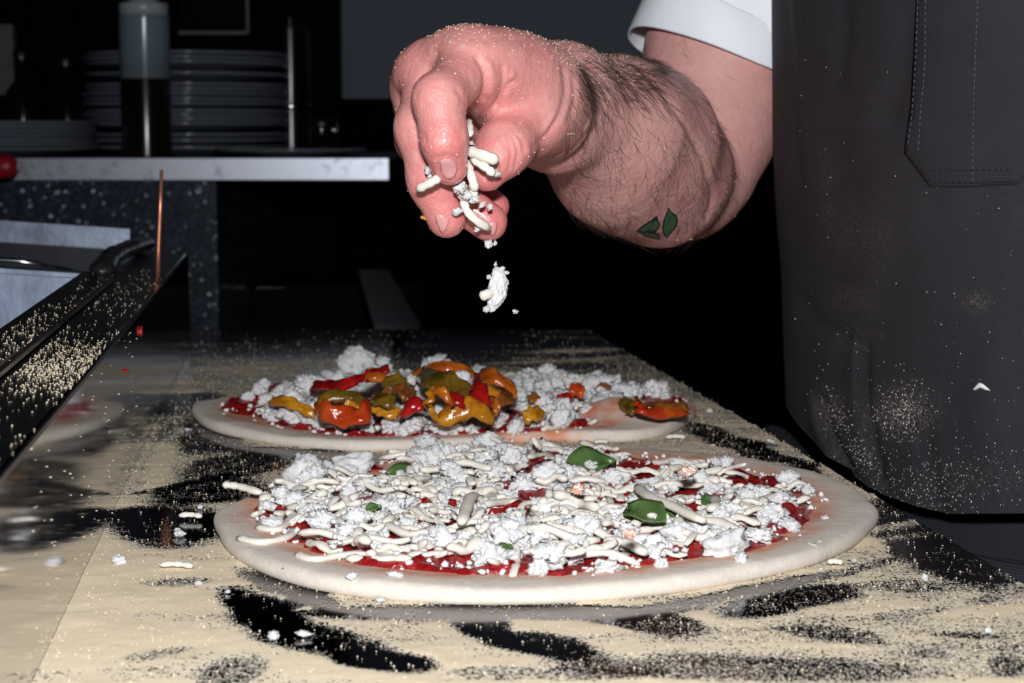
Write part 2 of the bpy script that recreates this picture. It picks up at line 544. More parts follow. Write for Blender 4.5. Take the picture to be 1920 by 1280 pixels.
counter = empty('prep_counter', (0, 1.0, FZ), 'dark stainless steel worktop dusted with semolina under the two pizzas', 'counter')
m_ = MB()
XLc = -0.95
pl = [(XLc, YN), (edge_x(YN), YN), (E2.x, E2.y), (E1.x, E1.y), (E0.x, YK), (XLc, YK)]
n = len(pl)
m_.add([(x, y, 0) for x, y in pl] + [(x, y, -0.035) for x, y in pl],
       [tuple(range(n)), tuple(range(2 * n - 1, n - 1, -1))] + [(i, n + i, n + (i + 1) % n, (i + 1) % n) for i in range(n)])
obj('worktop', m_.mesh('worktop', MAT['worktop'], bevel=0.0015), counter, world=True)
m_ = MB(); m_.box((XLc + 0.03, YN + 0.05, FZ + 0.1), (0.06, YK - 0.03, -0.035))
obj('cabinet_body', m_.mesh('cabinet_body', MAT['dark_steel']), counter, world=True)
for lx, ly in ((XLc + 0.08, YN + 0.1), (0.02, YN + 0.1), (XLc + 0.08, YK - 0.1), (0.02, YK - 0.1)):
    m_ = MB(); m_.tube([(lx, ly, FZ), (lx, ly, FZ + 0.1)], 0.022, 10)
    obj('leg', m_.mesh('leg', MAT['dark_steel'], True), counter, world=True)

# ------------------------------------------------------------------ topping rail with its pans
RH = 0.0815                        # height of the mirror front
TL = Vector((-1.0, 0.0, 0.065)).normalized()   # across the rail, away from the worktop


def R(y, t, z):
    """point of the rail: depth y, distance t to the left of the mirror front, height z (the rail tilts up to the left)"""
    return Vector((wall_x(y), y, z)) + TL * t


rail = empty('topping_rail', R(1.0, 0.1, 0), 'steel topping rail with mirror polished side along the worktop', 'rail')


def rail_box(mb, y0, y1, t0, t1, z0, z1):
    mb.hexa([R(y0, t0, z0), R(y0, t1, z0), R(y1, t1, z0), R(y1, t0, z0), R(y0, t0, z1), R(y0, t1, z1), R(y1, t1, z1), R(y1, t0, z1)])


Y0r, Y1r = 0.37, W1.y
m_ = MB(); rail_box(m_, Y0r, Y1r, 0, 0.003, 0.0005, RH)
obj('mirror_front', m_.mesh('mirror_front', MAT['polished']), rail, world=True)
m_ = MB(); rail_box(m_, Y0r, Y1r, 0.003, 0.050, RH - 0.004, RH)
obj('ledge', m_.mesh('ledge', MAT['ledge']), rail, world=True)
m_ = MB(); rail_box(m_, Y0r, Y1r, -0.0004, 0.0010, RH - 0.0012, RH + 0.0008)
obj('front_lip', m_.mesh('front_lip', MAT['ledge']), rail, world=True)
m_ = MB(); rail_box(m_, Y1r - 0.003, Y1r, 0.003, 0.62, 0.0005, RH)
obj('end_panel', m_.mesh('end_panel', MAT['ledge']), rail, world=True)
m_ = MB()
rail_box(m_, 0.42, 1.215, 0.032, 0.056, RH + 0.0005, RH + 0.0065)
obj('rubber_strip', m_.mesh('rubber_strip', MAT['dark_rubber'], bevel=0.002), rail, world=True)
m_ = MB()
pr = []; rr = []
for i in range(24):
    s = i / 23
    y = 1.21 + s * 0.30
    pr.append(R(y, 0.041 + 0.004 * math.sin(s * 5), RH + 0.007 + 0.003 * math.sin(s * 3.1)))
    rr.append(0.0088 * (1 + 0.08 * math.sin(i * 2.1) + 0.05 * math.sin(i * 0.9)) * (0.65 if i in (0, 23) else 1))
m_.tube(pr, rr, 14, 0.7)
obj('dark_wrapped_bar', m_.mesh('dark_wrapped_bar', MAT['roll'], True), rail, world=True)
m_ = MB(); rail_box(m_, 1.250, 1.292, 0.047, 0.6, RH - 0.006, RH - 0.0005)
obj('divider_bar', m_.mesh('divider_bar', MAT['dark_rubber'], bevel=0.0015), rail, world=True)
m_ = MB(); rail_box(m_, 1.247, 1.2505, 0.047, 0.6, RH - 0.006, RH + 0.0015)
obj('divider_lip', m_.mesh('divider_lip', MAT['pan']), rail, world=True)


def pan(y0, y1, t0, t1, label, zt_far, floor=0.008):
    p = empty('steel_pan', R((y0 + y1) / 2, (t0 + t1) / 2, floor), label, 'pan')
    th = 0.0012
    m_ = MB(); rail_box(m_, y0, y1, t0, t1, floor, floor + th); obj('pan_floor', m_.mesh('pan_floor', MAT['pan']), p, world=True)
    for nm, q in (('side_wall', (y0, y1, t0, t0 + th, RH - 0.006)), ('side_wall', (y0, y1, t1 - th, t1, RH - 0.006)), ('near_wall', (y0, y0 + th, t0, t1, RH - 0.006)), ('far_wall', (y1 - th, y1, t0, t1, zt_far))):
        m_ = MB(); rail_box(m_, q[0], q[1], q[2], q[3], floor + th, q[4]); obj(nm, m_.mesh(nm, MAT['pan']), p, world=True)
    m_ = MB(); rail_box(m_, y1 - th, y1 + 0.006, t0, t1, zt_far, zt_far + 0.001); obj('rim', m_.mesh('rim', MAT['pan']), p, world=True)
    return p


pan(0.80, 1.235, 0.049, 0.55, 'scratched steel pan nearer the camera, inside the topping rail', RH - 0.002)
pB = pan(1.30, 1.535, 0.052, 0.55, 'farther steel pan with raised bright back wall, behind the divider bar', RH + 0.016)
# shallow shiny lid curl lying in the far pan
cp_ = empty('steel_spoon', R(1.36, 0.16, 0.06), 'steel spoon edge glinting in the farther pan', 'spoon')
m_ = MB()
m_.tube([R(1.335, 0.235, RH - 0.006), R(1.34, 0.20, RH - 0.0005), R(1.345, 0.165, RH - 0.0005), R(1.35, 0.12, RH - 0.001), R(1.36, 0.075, RH - 0.007)], [0.004, 0.005, 0.005, 0.005, 0.003], 8, 0.35)
obj('handle', m_.mesh('handle', MAT['chrome'], True), cp_, world=True)
bl = MB(); bl.lathe([(0.0, -0.008), (0.012, -0.006), (0.020, 0.0), (0.021, 0.0005), (0.012, -0.004), (0, -0.006)], 16, R(1.335, 0.258, RH - 0.006))
obj('bowl', bl.mesh('bowl', MAT['chrome'], True), cp_, world=True)

# copper wire standing on the ledge
wr = MB()
w_b = R(1.272, 0.0, RH); w_b = G(296, 521, RH); yb_ = w_b.y
wr.tube([w_b + Vector((0, 0, -0.001)), Yp(297, 470, yb_), Yp(300, 400, yb_), Yp(303, 318, yb_)], [0.0018, 0.0016, 0.0015, 0.0012], 8)
tag(obj('copper_wire', wr.mesh('copper_wire', MAT['copper'], True)), 'thin copper coloured wire standing upright on the rail ledge', 'wire')

# tomato flecks on the mirror front
for px, py, w, h_, lab in ((262, 621, 7, 10, 'larger red tomato fleck stuck to the mirror side'), (235, 695, 4, 4, 'tiny red tomato fleck lower on the mirror side')):
    r = ray(px, py)
    # intersect with the mirror front plane
    nrm = Vector((uw.y, -uw.x, 0)).normalized()
    t = (W0 - CAM).dot(nrm) / r.dot(nrm)
    c = CAM + r * t
    k = t / F
    me = bpy.data.meshes.new('tomato_fleck'); bm = bmesh.new()
    bmesh.ops.create_icosphere(bm, subdivisions=2, radius=1)
    for v in bm.verts:
        v.co *= 1 + 0.3 * noise.noise(v.co * 2.0 + Vector((px, 0, 0)))
        v.co = Vector((v.co.x * 0.0012, v.co.y * w * k, v.co.z * h_ * k))
    bm.to_mesh(me); bm.free(); me.materials.append(MAT['sauce']); me.shade_smooth()
    o = obj('tomato_fleck', me, None, c + nrm * 0.0007, (0, 0, math.atan2(nrm.y, nrm.x)))
    tag(o, lab, 'tomato')

# ------------------------------------------------------------------ back shelf, granite block, plates, bottle
YS = 2.30
s0, s1 = Yp(0, 295, YS), Yp(728, 297, YS)
ST = s1.z
SB = Yp(400, 337, YS).z
shelf = empty('serving_shelf', (-0.6, YS + 0.25, ST), 'long steel serving shelf holding plates behind the topping rail', 'shelf')
m_ = MB(); m_.box((-1.5, YS + 0.002, SB), (s1.x, YS + 0.55, ST)); obj('shelf_board', m_.mesh('shelf_board', MAT['dark_steel'], bevel=0.001), shelf, world=True)
m_ = MB(); m_.box((-1.5, YS, SB), (s1.x, YS + 0.002, ST)); obj('front_edge', m_.mesh('front_edge', MAT['shelf']), shelf, world=True)
gx = Yp(407, 450, YS + 0.02).x
m_ = MB(); m_.box((-1.5, YS + 0.02, FZ), (gx, YS + 0.6, SB))
tag(obj('granite_block', m_.mesh('granite_block', MAT['granite'])), 'speckled dark granite block under the serving shelf', 'counter')


def plate_mesh(r=0.148):
    b = MB()
    prof = [(0.0, 0.0), (r * 0.56, 0.0), (r * 0.6, 0.003), (r * 0.975, 0.0085), (r, 0.0105), (r * 0.998, 0.0130), (r * 0.96, 0.0122), (r * 0.66, 0.006), (r * 0.6, 0.0035), (0.0, 0.0033)]
    b.lathe(prof, 56)
    return b.mesh('plate', MAT['plate'], True)


PM = plate_mesh()
yc = 2.62
cx = Yp(352, 200, yc).x


def add_plate(x, y, z, lab, grp, k):
    o = obj('plate', PM, None, (x, y, z), (random.uniform(-0.002, 0.002), random.uniform(-0.002, 0.002), random.uniform(0, 6)))
    return tag(o, lab, 'plate', grp)


ORD = 'second third fourth fifth sixth seventh eighth ninth tenth eleventh twelfth thirteenth fourteenth fifteenth sixteenth'.split()
ztop = Yp(350, 93, yc - 0.14).z
NP = 16
sp = (ztop - 0.0135 - ST) / (NP - 1)
zk = [0.0]
for k in range(NP - 1): zk.append(zk[-1] + random.choice((0.6, 0.75, 1.0, 1.5)))
zk = [ST + 0.0008 + v / zk[-1] * (ztop - 0.0143 - ST) for v in zk]
for k in range(NP):
    if k == NP - 1: add_plate(cx + 0.002, yc, zk[k], 'topmost grey plate of the tall stack behind the oil bottle', 'plates in the tall stack', k)
    elif k == 0: add_plate(cx, yc, zk[k], 'bottom grey plate of the tall stack behind the oil bottle', 'plates in the tall stack', k)
    else: add_plate(cx + random.uniform(-0.005, 0.005), yc + random.uniform(-0.008, 0.008), zk[k], ORD[NP - 2 - k] + ' grey plate from the top of the tall stack behind the oil bottle', 'plates in the tall stack', k)
yl = 2.46
cx2 = Yp(-22, 250, yl).x
z2 = Yp(0, 227, yl - 0.14).z
n2 = 7
sp2 = (z2 - 0.0135 - ST) / (n2 - 1)
for k in range(n2):
    lab = 'topmost grey plate of the short stack at the left edge' if k == n2 - 1 else ORD[n2 - 2 - k] + ' grey plate from the top of the short stack at the left edge'
    add_plate(cx2 + random.uniform(-0.004, 0.004), yl, ST + 0.001 + k * sp2, lab, 'plates in the short stack', k)
cx3 = Yp(535, 290, 2.60).x
o = add_plate(-0.305, 2.445, ST + 0.0012, 'single grey plate lying alone right of the tall stack', None, 0)
o.scale = (0.71, 0.71, 0.8)

# oil bottle
yb = 2.365
bx = Yp(274, 200, yb).x
rb = 46 / F * yb * 1.0
zl = Yp(274, 148, yb).z; zc0 = Yp(274, 30, yb).z; zc1 = Yp(274, 6, yb).z; zc2 = Yp(274, -2, yb).z
bot = empty('oil_bottle', (bx, yb, ST), 'translucent squeeze bottle half full of brown oil, on the shelf before the plates', 'bottle')
b = MB(); b.lathe([(0, zl - ST + 0.0003), (rb, zl - ST + 0.0003)] + [(rb, zc0 - ST - 0.004), (rb * 0.985, zc0 - ST), (0, zc0 - ST)], 40, (0, 0, 0))
obj('bottle_body', b.mesh('bottle_body', MAT['bottle'], True), bot)
b = MB(); b.lathe([(0, 0.0), (rb * 0.94, 0.0), (rb, 0.004), (rb, zl - ST), (0, zl - ST)], 40)
obj('oil', b.mesh('oil', MAT['oil'], True), bot)
b = MB(); b.lathe([(0, zc0 - ST), (rb * 0.97, zc0 - ST + 0.0005), (rb * 0.98, zc1 - ST - 0.002), (rb * 0.93, zc1 - ST), (rb * 0.6, zc1 - ST + 0.001), (rb * 0.57, zc2 - ST + 0.006), (rb * 0.2, zc2 - ST + 0.03), (rb * 0.1, zc2 - ST + 0.05), (0, zc2 - ST + 0.05)], 40)
obj('cap', b.mesh('cap', MAT['cap'], True), bot)

# black pepper mill with its chrome collar
ym = 2.74
mx = Yp(546, 200, ym).x
pm = empty('pepper_mill', (mx, ym, ST), 'tall black glossy pepper mill with a bright streak, right of the plate stack', 'mill')
b = MB(); zt_ = Yp(546, 52, ym).z - ST; zn = Yp(546, 205, ym).z - ST
b.lathe([(0, 0), (0.034, 0), (0.035, 0.006), (0.033, zn - 0.02), (0.029, zn)], 32)
obj('mill_base', b.mesh('mill_base', MAT['mill_gloss'], True), pm)
b = MB(); b.lathe([(0.0295, zn), (0.031, zn + 0.003), (0.031, zn + 0.006), (0.0295, zn + 0.009)], 32)
obj('collar', b.mesh('collar', MAT['chrome'], True), pm)
b = MB(); b.lathe([(0.029, zn + 0.009), (0.030, zn + 0.015), (0.030, zt_ - 0.004), (0.024, zt_), (0.008, zt_ + 0.006), (0.008, zt_ + 0.014), (0, zt_ + 0.018)], 32)
obj('mill_body', b.mesh('mill_body', MAT['mill_gloss'], True), pm)
# small steel shaker
sx = Yp(574, 250, 2.70).x
sh = empty('steel_shaker', (sx + 0.028, 2.66, ST), 'small dark shaker with steel top between pepper mill and shelf end', 'shaker')
b = MB(); zh = Yp(574, 222, 2.66).z - ST
b.lathe([(0, 0), (0.017, 0), (0.017, zh - 0.012), (0.0165, zh - 0.01)], 24); obj('shaker_body', b.mesh('shaker_body', MAT['black_gloss'], True), sh)
b = MB(); b.lathe([(0.0172, zh - 0.010), (0.0172, zh - 0.003), (0.012, zh), (0, zh + 0.001)], 24); obj('shaker_top', b.mesh('shaker_top', MAT['dark_steel'], True), sh)
# thin steel rod holder at the shelf end
rx = Yp(632, 250, 2.66)
rd = empty('ticket_stand', (rx.x, 2.66, ST), 'thin dark steel stand with a bent clip near the shelf end', 'stand')
b = MB(); b.lathe([(0, 0), (0.02, 0), (0.02, 0.003), (0, 0.004)], 20); obj('foot_disc', b.mesh('foot_disc', MAT['dark_steel'], True), rd)
b = MB(); b.tube([(0, 0, 0.003), (0, 0, Yp(632, 205, 2.66).z - ST)], 0.002, 8); obj('rod', b.mesh('rod', MAT['dark_steel'], True), rd)
b = MB(); zc = Yp(632, 245, 2.66).z - ST
b.tube([(0, -0.002, zc - 0.010), (-0.002, -0.004, zc), (-0.008, -0.005, zc + 0.003), (-0.013, -0.004, zc + 0.002)], 0.003, 8, 0.6); obj('clip', b.mesh('clip', MAT['chrome'], True), rd)
# dark box with a pale rim above the plates, hung on the partition
y_ = 3.0
a0, a1 = Yp(338, 64, y_), Yp(466, -60, y_)
hb = empty('wall_box', (0.5 * (a0.x + a1.x), 3.1, a0.z), 'dark box with faint pale lower rim on the black wall above the plates', 'box')
m_ = MB(); m_.box((a0.x, 2.99, a0.z), (a1.x, 3.1, a1.z)); obj('box_body', m_.mesh('box_body', MAT['black_gloss'], bevel=0.004), hb, world=True)
m_ = MB(); m_.box((a0.x, 2.985, a0.z - 0.001), (a1.x, 2.995, a0.z + 0.004)); m_.box((a1.x - 0.003, 2.985, a0.z), (a1.x + 0.001, 2.995, a1.z)); obj('pale_rim', m_.mesh('pale_rim', MAT['dim_panel']), hb, world=True)
# grey sheet on the partition at the far left
a0, a1 = Yp(-60, 177, 3.05), Yp(14, 44, 3.05)
m_ = MB(); m_.box((a0.x, 3.08, a0.z), (a1.x, 3.1, a1.z))
tag(obj('wall_panel', m_.mesh('wall_panel', MAT['dim_panel'])), 'dim grey panel on the black wall at far left', 'panel')
# small glass bottles far left that only glint
for px, py, hh, lab in ((40, 110, 0.10, 'dark glass bottle glinting at far left behind the short plate stack'), (123, 122, 0.09, 'dark glass bottle glinting between the two plate stacks')):
    q = Yp(px, py, 2.78)
    bt = empty('glass_bottle', (q.x, 2.78, ST), lab, 'bottle', 'dark bottles behind the plates')
    b = MB(); zt = q.z - ST
    b.lathe([(0, 0), (0.028, 0), (0.029, 0.004), (0.029, zt * 0.55), (0.024, zt * 0.66), (0.011, zt * 0.78), (0.0105, zt)], 24)
    obj('glass', b.mesh('glass', MAT['black_gloss'], True), bt)
    b = MB(); b.lathe([(0.0125, zt), (0.0125, zt + 0.012), (0.010, zt + 0.014), (0, zt + 0.014)], 16)
    obj('stopper', b.mesh('stopper', MAT['dark_steel'], True), bt)

# red-gripped tool hooked on the shelf, its end showing at the left frame edge
yr = 2.245
q0 = Yp(-130, 312, yr); q1 = Yp(12, 312, yr)
tool = empty('red_handled_tool', q0, 'rounded end of a red handle before the shelf edge, cut by the left frame edge', 'tool')
b = MB(); r_ = 23 / F * yr
pts = [q0.lerp(q1, s) for s in (0, 0.3, 0.6, 0.8, 0.9, 0.96, 1.0)] + [q1 + Vector((0.006, 0, 0)), q1 + Vector((0.011, 0, 0)), q1 + Vector((0.0145, 0, 0))]
b.tube(pts, [r_ * k for k in (0.7, 0.8, 0.9, 0.97, 1, 1, 1, 0.93, 0.72, 0.35)], 16)
obj('grip', b.mesh('grip', MAT['red_grip'], True), tool, world=True)
b = MB(); b.tube([q0 + Vector((0.002, 0, 0)), q0 + Vector((-0.05, 0, 0)), q0 + Vector((-0.08, 0.005, 0.02)), Vector((q0.x - 0.09, YS - 0.004, ST + 0.006)), Vector((q0.x - 0.09, YS + 0.012, ST + 0.0052))], 0.005, 8)
obj('shank', b.mesh('shank', MAT['chrome'], True), tool, world=True)

# low things in the dark beyond the counter
y_ = 2.05
m_ = MB(); t0, t1 = P(672, 512, 2.28), P(727, 512, 2.28); u0, u1 = P(702, 618, 1.95), P(788, 618, 1.95)
dn = (u0 - t0); dn2 = (u1 - t1)
v0 = u0 + Vector((0.01, 0, 0)); v1 = u1 + Vector((0.012, 0, 0)); v0.z = v1.z = FZ
off = Vector((0, 0.012, 0.004))
m_.hexa([v0, v1, v1 + off, v0 + off, u0, u1, u1 + off, u0 + off]); m_.hexa([u0, u1, u1 + off, u0 + off, t0, t1, t1 + off, t0 + off])
tag(obj('leaning_panel', m_.mesh('leaning_panel', MAT['dim_panel'])), 'dim grey panel leaning in the dark gap beyond the worktop', 'panel')
m_ = MB(); a0, a1 = P(400, 560, 2.5), P(668, 470, 2.6)
m_.box((gx + 0.004, 2.62, FZ), (Yp(800, 500, 2.62).x, 2.95, Yp(600, 535, 2.62).z))
tag(obj('low_cabinet', m_.mesh('low_cabinet', MAT['black_gloss'], bevel=0.004)), 'low black cabinet in the shadow under the serving shelf', 'cabinet')

# ------------------------------------------------------------------ semolina on the worktop
def in_poly(px, py, poly):
    inside = np.zeros(px.shape, bool)
    n = len(poly)
    for i in range(n):
        x0, y0 = poly[i]; x1, y1 = poly[(i + 1) % n]
        c = ((y0 > py) != (y1 > py)) & (px < (x1 - x0) * (py - y0) / (y1 - y0 + 1e-9) + x0)
        inside ^= c
    return inside


# wiped patches of the worktop, and one hand shadow painted as thinner semolina: centre, half length, half width (in the plane of the worktop, given by the place they
# have in the photograph), direction, how bare, raggedness
WIPES_AND_SHADOW = [
    (320, 985, 125, 36, 0, 0.98), (395, 922, 110, 24, -6, 0.85), (455, 872, 115, 24, -10, 0.85), (345, 910, 90, 6, -12, 0.9),
    (350, 758, 75, 20, -8, 0.95), (370, 815, 80, 34, 4, 0.75), (400, 850, 70, 10, 5, 0.4),
    (490, 1150, 90, 34, 22, 0.95), (585, 1196, 150, 30, 14, 1.0), (720, 1243, 95, 17, 6, 1.0), (560, 1125, 60, 12, -10, 0.8),
    (905, 1178, 80, 26, 24, 1.0), (1020, 1212, 110, 22, 10, 1.0),
    (1225, 1170, 100, 22, 6, 0.75), (1120, 1155, 90, 10, 6, 0.7), (1480, 1128, 130, 20, -10, 0.8), (1560, 1190, 110, 13, 8, 0.6), (1300, 1142, 60, 8, -10, 0.5),
    (1380, 1255, 330, 24, 1, 0.55), (1130, 1262, 120, 16, 0, 0.5), (930, 1262, 80, 12, 0, 0.35), (430, 1262, 80, 24, -14, 0.55), (300, 1226, 60, 8, -10, 0.4),
    (1765, 1035, 130, 46, 24, 0.93), (1680, 985, 60, 34, 60, 0.8), (1700, 1100, 90, 10, 0, 0.5), (1630, 1062, 60, 10, -16, 0.5),
    (1400, 838, 150, 16, 20, 0.75), (1470, 860, 90, 12, 26, 0.6), (1300, 815, 70, 8, 5, 0.3),
    (1820, 1192, 60, 9, 5, 0.6), (1900, 1250, 40, 22, 0, 0.55), (1740, 1225, 60, 8, 0, 0.45), (1700, 1150, 90, 8, -6, 0.35),
    (1850, 1120, 50, 8, -20, 0.4), (340, 1090, 60, 8, -4, 0.5),
    (850, 668, 120, 14, -2, 0.55), (1050, 690, 120, 7, -4, 0.5), (1120, 668, 90, 5, -4, 0.6),  # first entry: the hand's cast shadow, put into the semolina cover
    (900, 1148, 370, 15, 0, 0.84), (560, 1110, 120, 15, 18, 0.8), (1400, 1110, 180, 12, -10, 0.8),
    (580, 855, 190, 13, 5, 0.8), (1560, 905, 90, 8, 30, 0.3),
]
THICK = [(1075, 658, 100, 4, -2, 0.8), (1060, 676, 160, 4, -3, 0.5), (1690, 985, 100, 8, -8, 0.6), (1660, 1012, 80, 7, -8, 0.5), (150, 1110, 90, 200, 0, 0.3),
         (470, 690, 160, 16, -3, 0.25), (1260, 760, 60, 30, 0, 0.3), (320, 830, 22, 120, 22, 0.35)]


def cover(V):
    px, py = proj(V)
    base = np.interp(py, [618, 640, 668, 690, 720, 800, 900, 1000, 1100, 1280], [0.04, 0.07, 0.22, 0.42, 0.58, 0.72, 0.86, 0.92, 0.93, 0.95])
    base = base - np.interp(px, [900, 1900], [0, 0.24]) * (py > 880)
    w = V * np.array([1.0, 2.2, 1.0])
    st = fbm(np.c_[V[:, 0] * 16, V[:, 1] * 70, V[:, 2]], 4)          # drag marks across the counter
    n2 = fbm(w * 45 + 3.3, 4)
    n3 = fbm(w * 160 + 9.1, 3)
    d = base + 0.38 * st + 0.16 * n2
    warp_x = 26 * fbm(w * 30 + 40, 3); warp_y = 9 * fbm(w * 30 + 80, 3)
    for cx_, cy_, a, b_, ang, s in WIPES_AND_SHADOW:
        t = math.radians(ang)
        dx = px + warp_x - cx_; dy = py + warp_y - cy_
        e = np.sqrt(((dx * math.cos(t) + dy * math.sin(t)) / a) ** 2 + ((-dx * math.sin(t) + dy * math.cos(t)) / b_) ** 2)
        k = np.clip((1.28 - e) / 0.5, 0, 1); k = k * k * (3 - 2 * k)
        rag = np.clip(1 + 0.35 * n3 + 0.3 * st, 0, 1.4)
        d = d * (1 - np.clip(s * k * rag, 0, 1)) + 0.03 * k
    for cx_, cy_, a, b_, ang, s in THICK:
        t = math.radians(ang)
        dx = px + 0.6 * warp_x - cx_; dy = py + 0.3 * warp_y - cy_
        e = np.sqrt(((dx * math.cos(t) + dy * math.sin(t)) / a) ** 2 + ((-dx * math.sin(t) + dy * math.cos(t)) / b_) ** 2)
        d = d + s * np.clip(1.2 - e, 0, 1)
    d = d + 0.06 * n3
    return np.clip(d, 0, 1.1)


gs = 0.0021
gxs = np.arange(-0.36, 0.30, gs); gys = np.arange(0.52, YK - 0.004, gs)
GX, GY = np.meshgrid(np.arange(0, 0.60, gs), gys, indexing='xy')
GX = GX + (np.array([wall_x(y) for y in gys]) + 0.0001)[:, None]
V = np.c_[GX.ravel(), GY.ravel(), np.zeros(GX.size)]
cov = cover(V)
ex = np.array([edge_x(y) for y in gys])[:, None].repeat(GX.shape[1], 1).ravel() - 0.0015
ok = V[:, 0] < ex
thick = np.clip(cov - 0.5, 0, 1)
V[:, 2] = 0.0003 + thick * (0.0008 + 0.0011 * fbm(V * 60 + 5, 3)) + 0.0002 * fbm(V * 300, 2)
V[:, 2] = np.maximum(V[:, 2], 0.0002)
idx = np.arange(GX.size).reshape(GX.shape)
q = np.stack([idx[:-1, :-1], idx[:-1, 1:], idx[1:, 1:], idx[1:, :-1]], -1).reshape(-1, 4)
keep = ok[q].all(1) & (cov[q].max(1) > 0.14)
q = q[keep]
used = np.unique(q); remap = np.full(GX.size, -1); remap[used] = np.arange(len(used))
me = mesh_np('semolina', V[used], remap[q], MAT['semolina'])
a = me.attributes.new('cover', 'FLOAT', 'POINT'); a.data.foreach_set('value', cov[used].astype(np.float32))
tag(obj('semolina', me), 'pale semolina dusted and smeared over the dark steel worktop', 'semolina', kind='stuff')

_oct_v = np.array([(1, 0, 0), (-1, 0, 0), (0, 1, 0), (0, -1, 0), (0, 0, 1), (0, 0, -1)], float)
_oct_f = np.array([(0, 2, 4), (2, 1, 4), (1, 3, 4), (3, 0, 4), (2, 0, 5), (1, 2, 5), (3, 1, 5), (0, 3, 5)])


def grains(name, pts, r, mat, parent=None, normal_sink=0.0):
    n = len(pts)
    sc = (r * rng.uniform(0.6, 1.35, (n, 1, 1))) * rng.uniform(0.7, 1.3, (n, 1, 3))
    vv = _oct_v[None] * sc
    ang = rng.uniform(0, 6.28, n)
    c, s = np.cos(ang)[:, None], np.sin(ang)[:, None]
    x = vv[..., 0] * c - vv[..., 1] * s; y = vv[..., 0] * s + vv[..., 1] * c
    z = vv[..., 2]
    vv = np.stack([x, y * 0.9 + z * 0.3, z * 0.9 - y * 0.3], -1) + np.asarray(pts)[:, None, :]
    ff = _oct_f[None] + 6 * np.arange(n)[:, None, None]
    me = mesh_np(name, vv.reshape(-1, 3), ff.reshape(-1, 3), mat, False)
    return obj(name, me, parent, world=parent is not None)


N = 150000
pts = np.c_[rng.uniform(-0.36, 0.30, N), rng.uniform(0.52, YK - 0.004, N), np.zeros(N)]
cv = cover(pts)
exp_ = np.interp(pts[:, 1], [E2.y, E1.y, E0.y], [E2.x, E1.x, E0.x])
ok = (pts[:, 0] > wall_x(pts[:, 1]) + 0.0015) & (pts[:, 0] < exp_ - 0.0015)
fall = np.where(cv > 0.6, 0.45, 1.0) * np.clip(np.interp(pts[:, 1], [0.55, 1.0, 1.45, 1.6], [0.30, 0.38, 0.25, 0.12]), 0, 1)
prob = np.clip(cv * 1.2 + 0.05, 0, 0.75) * fall
pts = pts[ok & (rng.random(N) < prob)]
pts[:, 2] = 0.0005 + 0.0006 * rng.random(len(pts)) * (cover(pts) > 0.5)
tag(grains('semolina_grains', pts, 0.00040, MAT['grain']), 'loose semolina grains scattered over the dark bare patches of the worktop', 'semolina', kind='stuff')

# semolina on the ledge of the rail
pr = []
while len(pr) < 1500:
    y = random.uniform(0.45, 1.33); t = random.uniform(0.002, 0.049)
    p = R(y, t, RH + 0.0004)
    px, py = proj(np.array([p])); px, py = px[0], py[0]
    d = 0.012
    d += 1.0 * math.exp(-((py - 690) / 38) ** 2) * (0.5 + 0.5 * (px > 40))
    d += 0.02 * (py > 720)
    d += 0.05 * math.exp(-((py - 545) / 35) ** 2)
    if 0.031 < t < 0.057 and y < 1.216: p = R(y, t, RH + 0.0069); d = 0.02 + 0.22 * math.exp(-((py - 660) / 50) ** 2)
    if random.random() < d: pr.append(tuple(p))
tag(grains('ledge_semolina', pr, 0.00036, MAT['grain']), 'semolina grains sprinkled along the dark ledge of the topping rail', 'semolina', kind='stuff')
pr = []
nrm = Vector((uw.y, -uw.x, 0)).normalized()
for k in range(120):
    y = 0.6 + 0.42 * random.random() ** 1.3; z = RH * random.random() ** 1.6
    pr.append(tuple(Vector((wall_x(y), y, z)) + nrm * 0.0002))
tag(grains('stuck_grains', pr, 0.0003, MAT['grain']), 'few semolina grains stuck to the mirror side of the rail', 'semolina', kind='stuff')


# ------------------------------------------------------------------ pizzas
def smooth_closed(pts, n, cyc=2):
    """resample world points around their centre to radius by angle"""
    c = sum(pts, Vector((0, 0, 0))) / len(pts)
    ang = [math.atan2(p.y - c.y, p.x - c.x) for p in pts]
    rad = [math.hypot(p.x - c.x, p.y - c.y) for p in pts]
    o = np.argsort(ang); ang = np.array(ang)[o]; rad = np.array(rad)[o]
    th = np.linspace(-math.pi, math.pi, n, endpoint=False)
    r = np.interp(th, np.r_[ang[-1] - 2 * math.pi, ang, ang[0] + 2 * math.pi], np.r_[rad[-1], rad, rad[0]])
    for _ in range(cyc):
        r = (np.roll(r, 1) + 2 * r + np.roll(r, -1)) / 4
    return c, th, r


def trace(front, back, hf, hb):
    return [G(x, y, hf) for x, y in front] + [G(x, y, hb) for x, y in back]


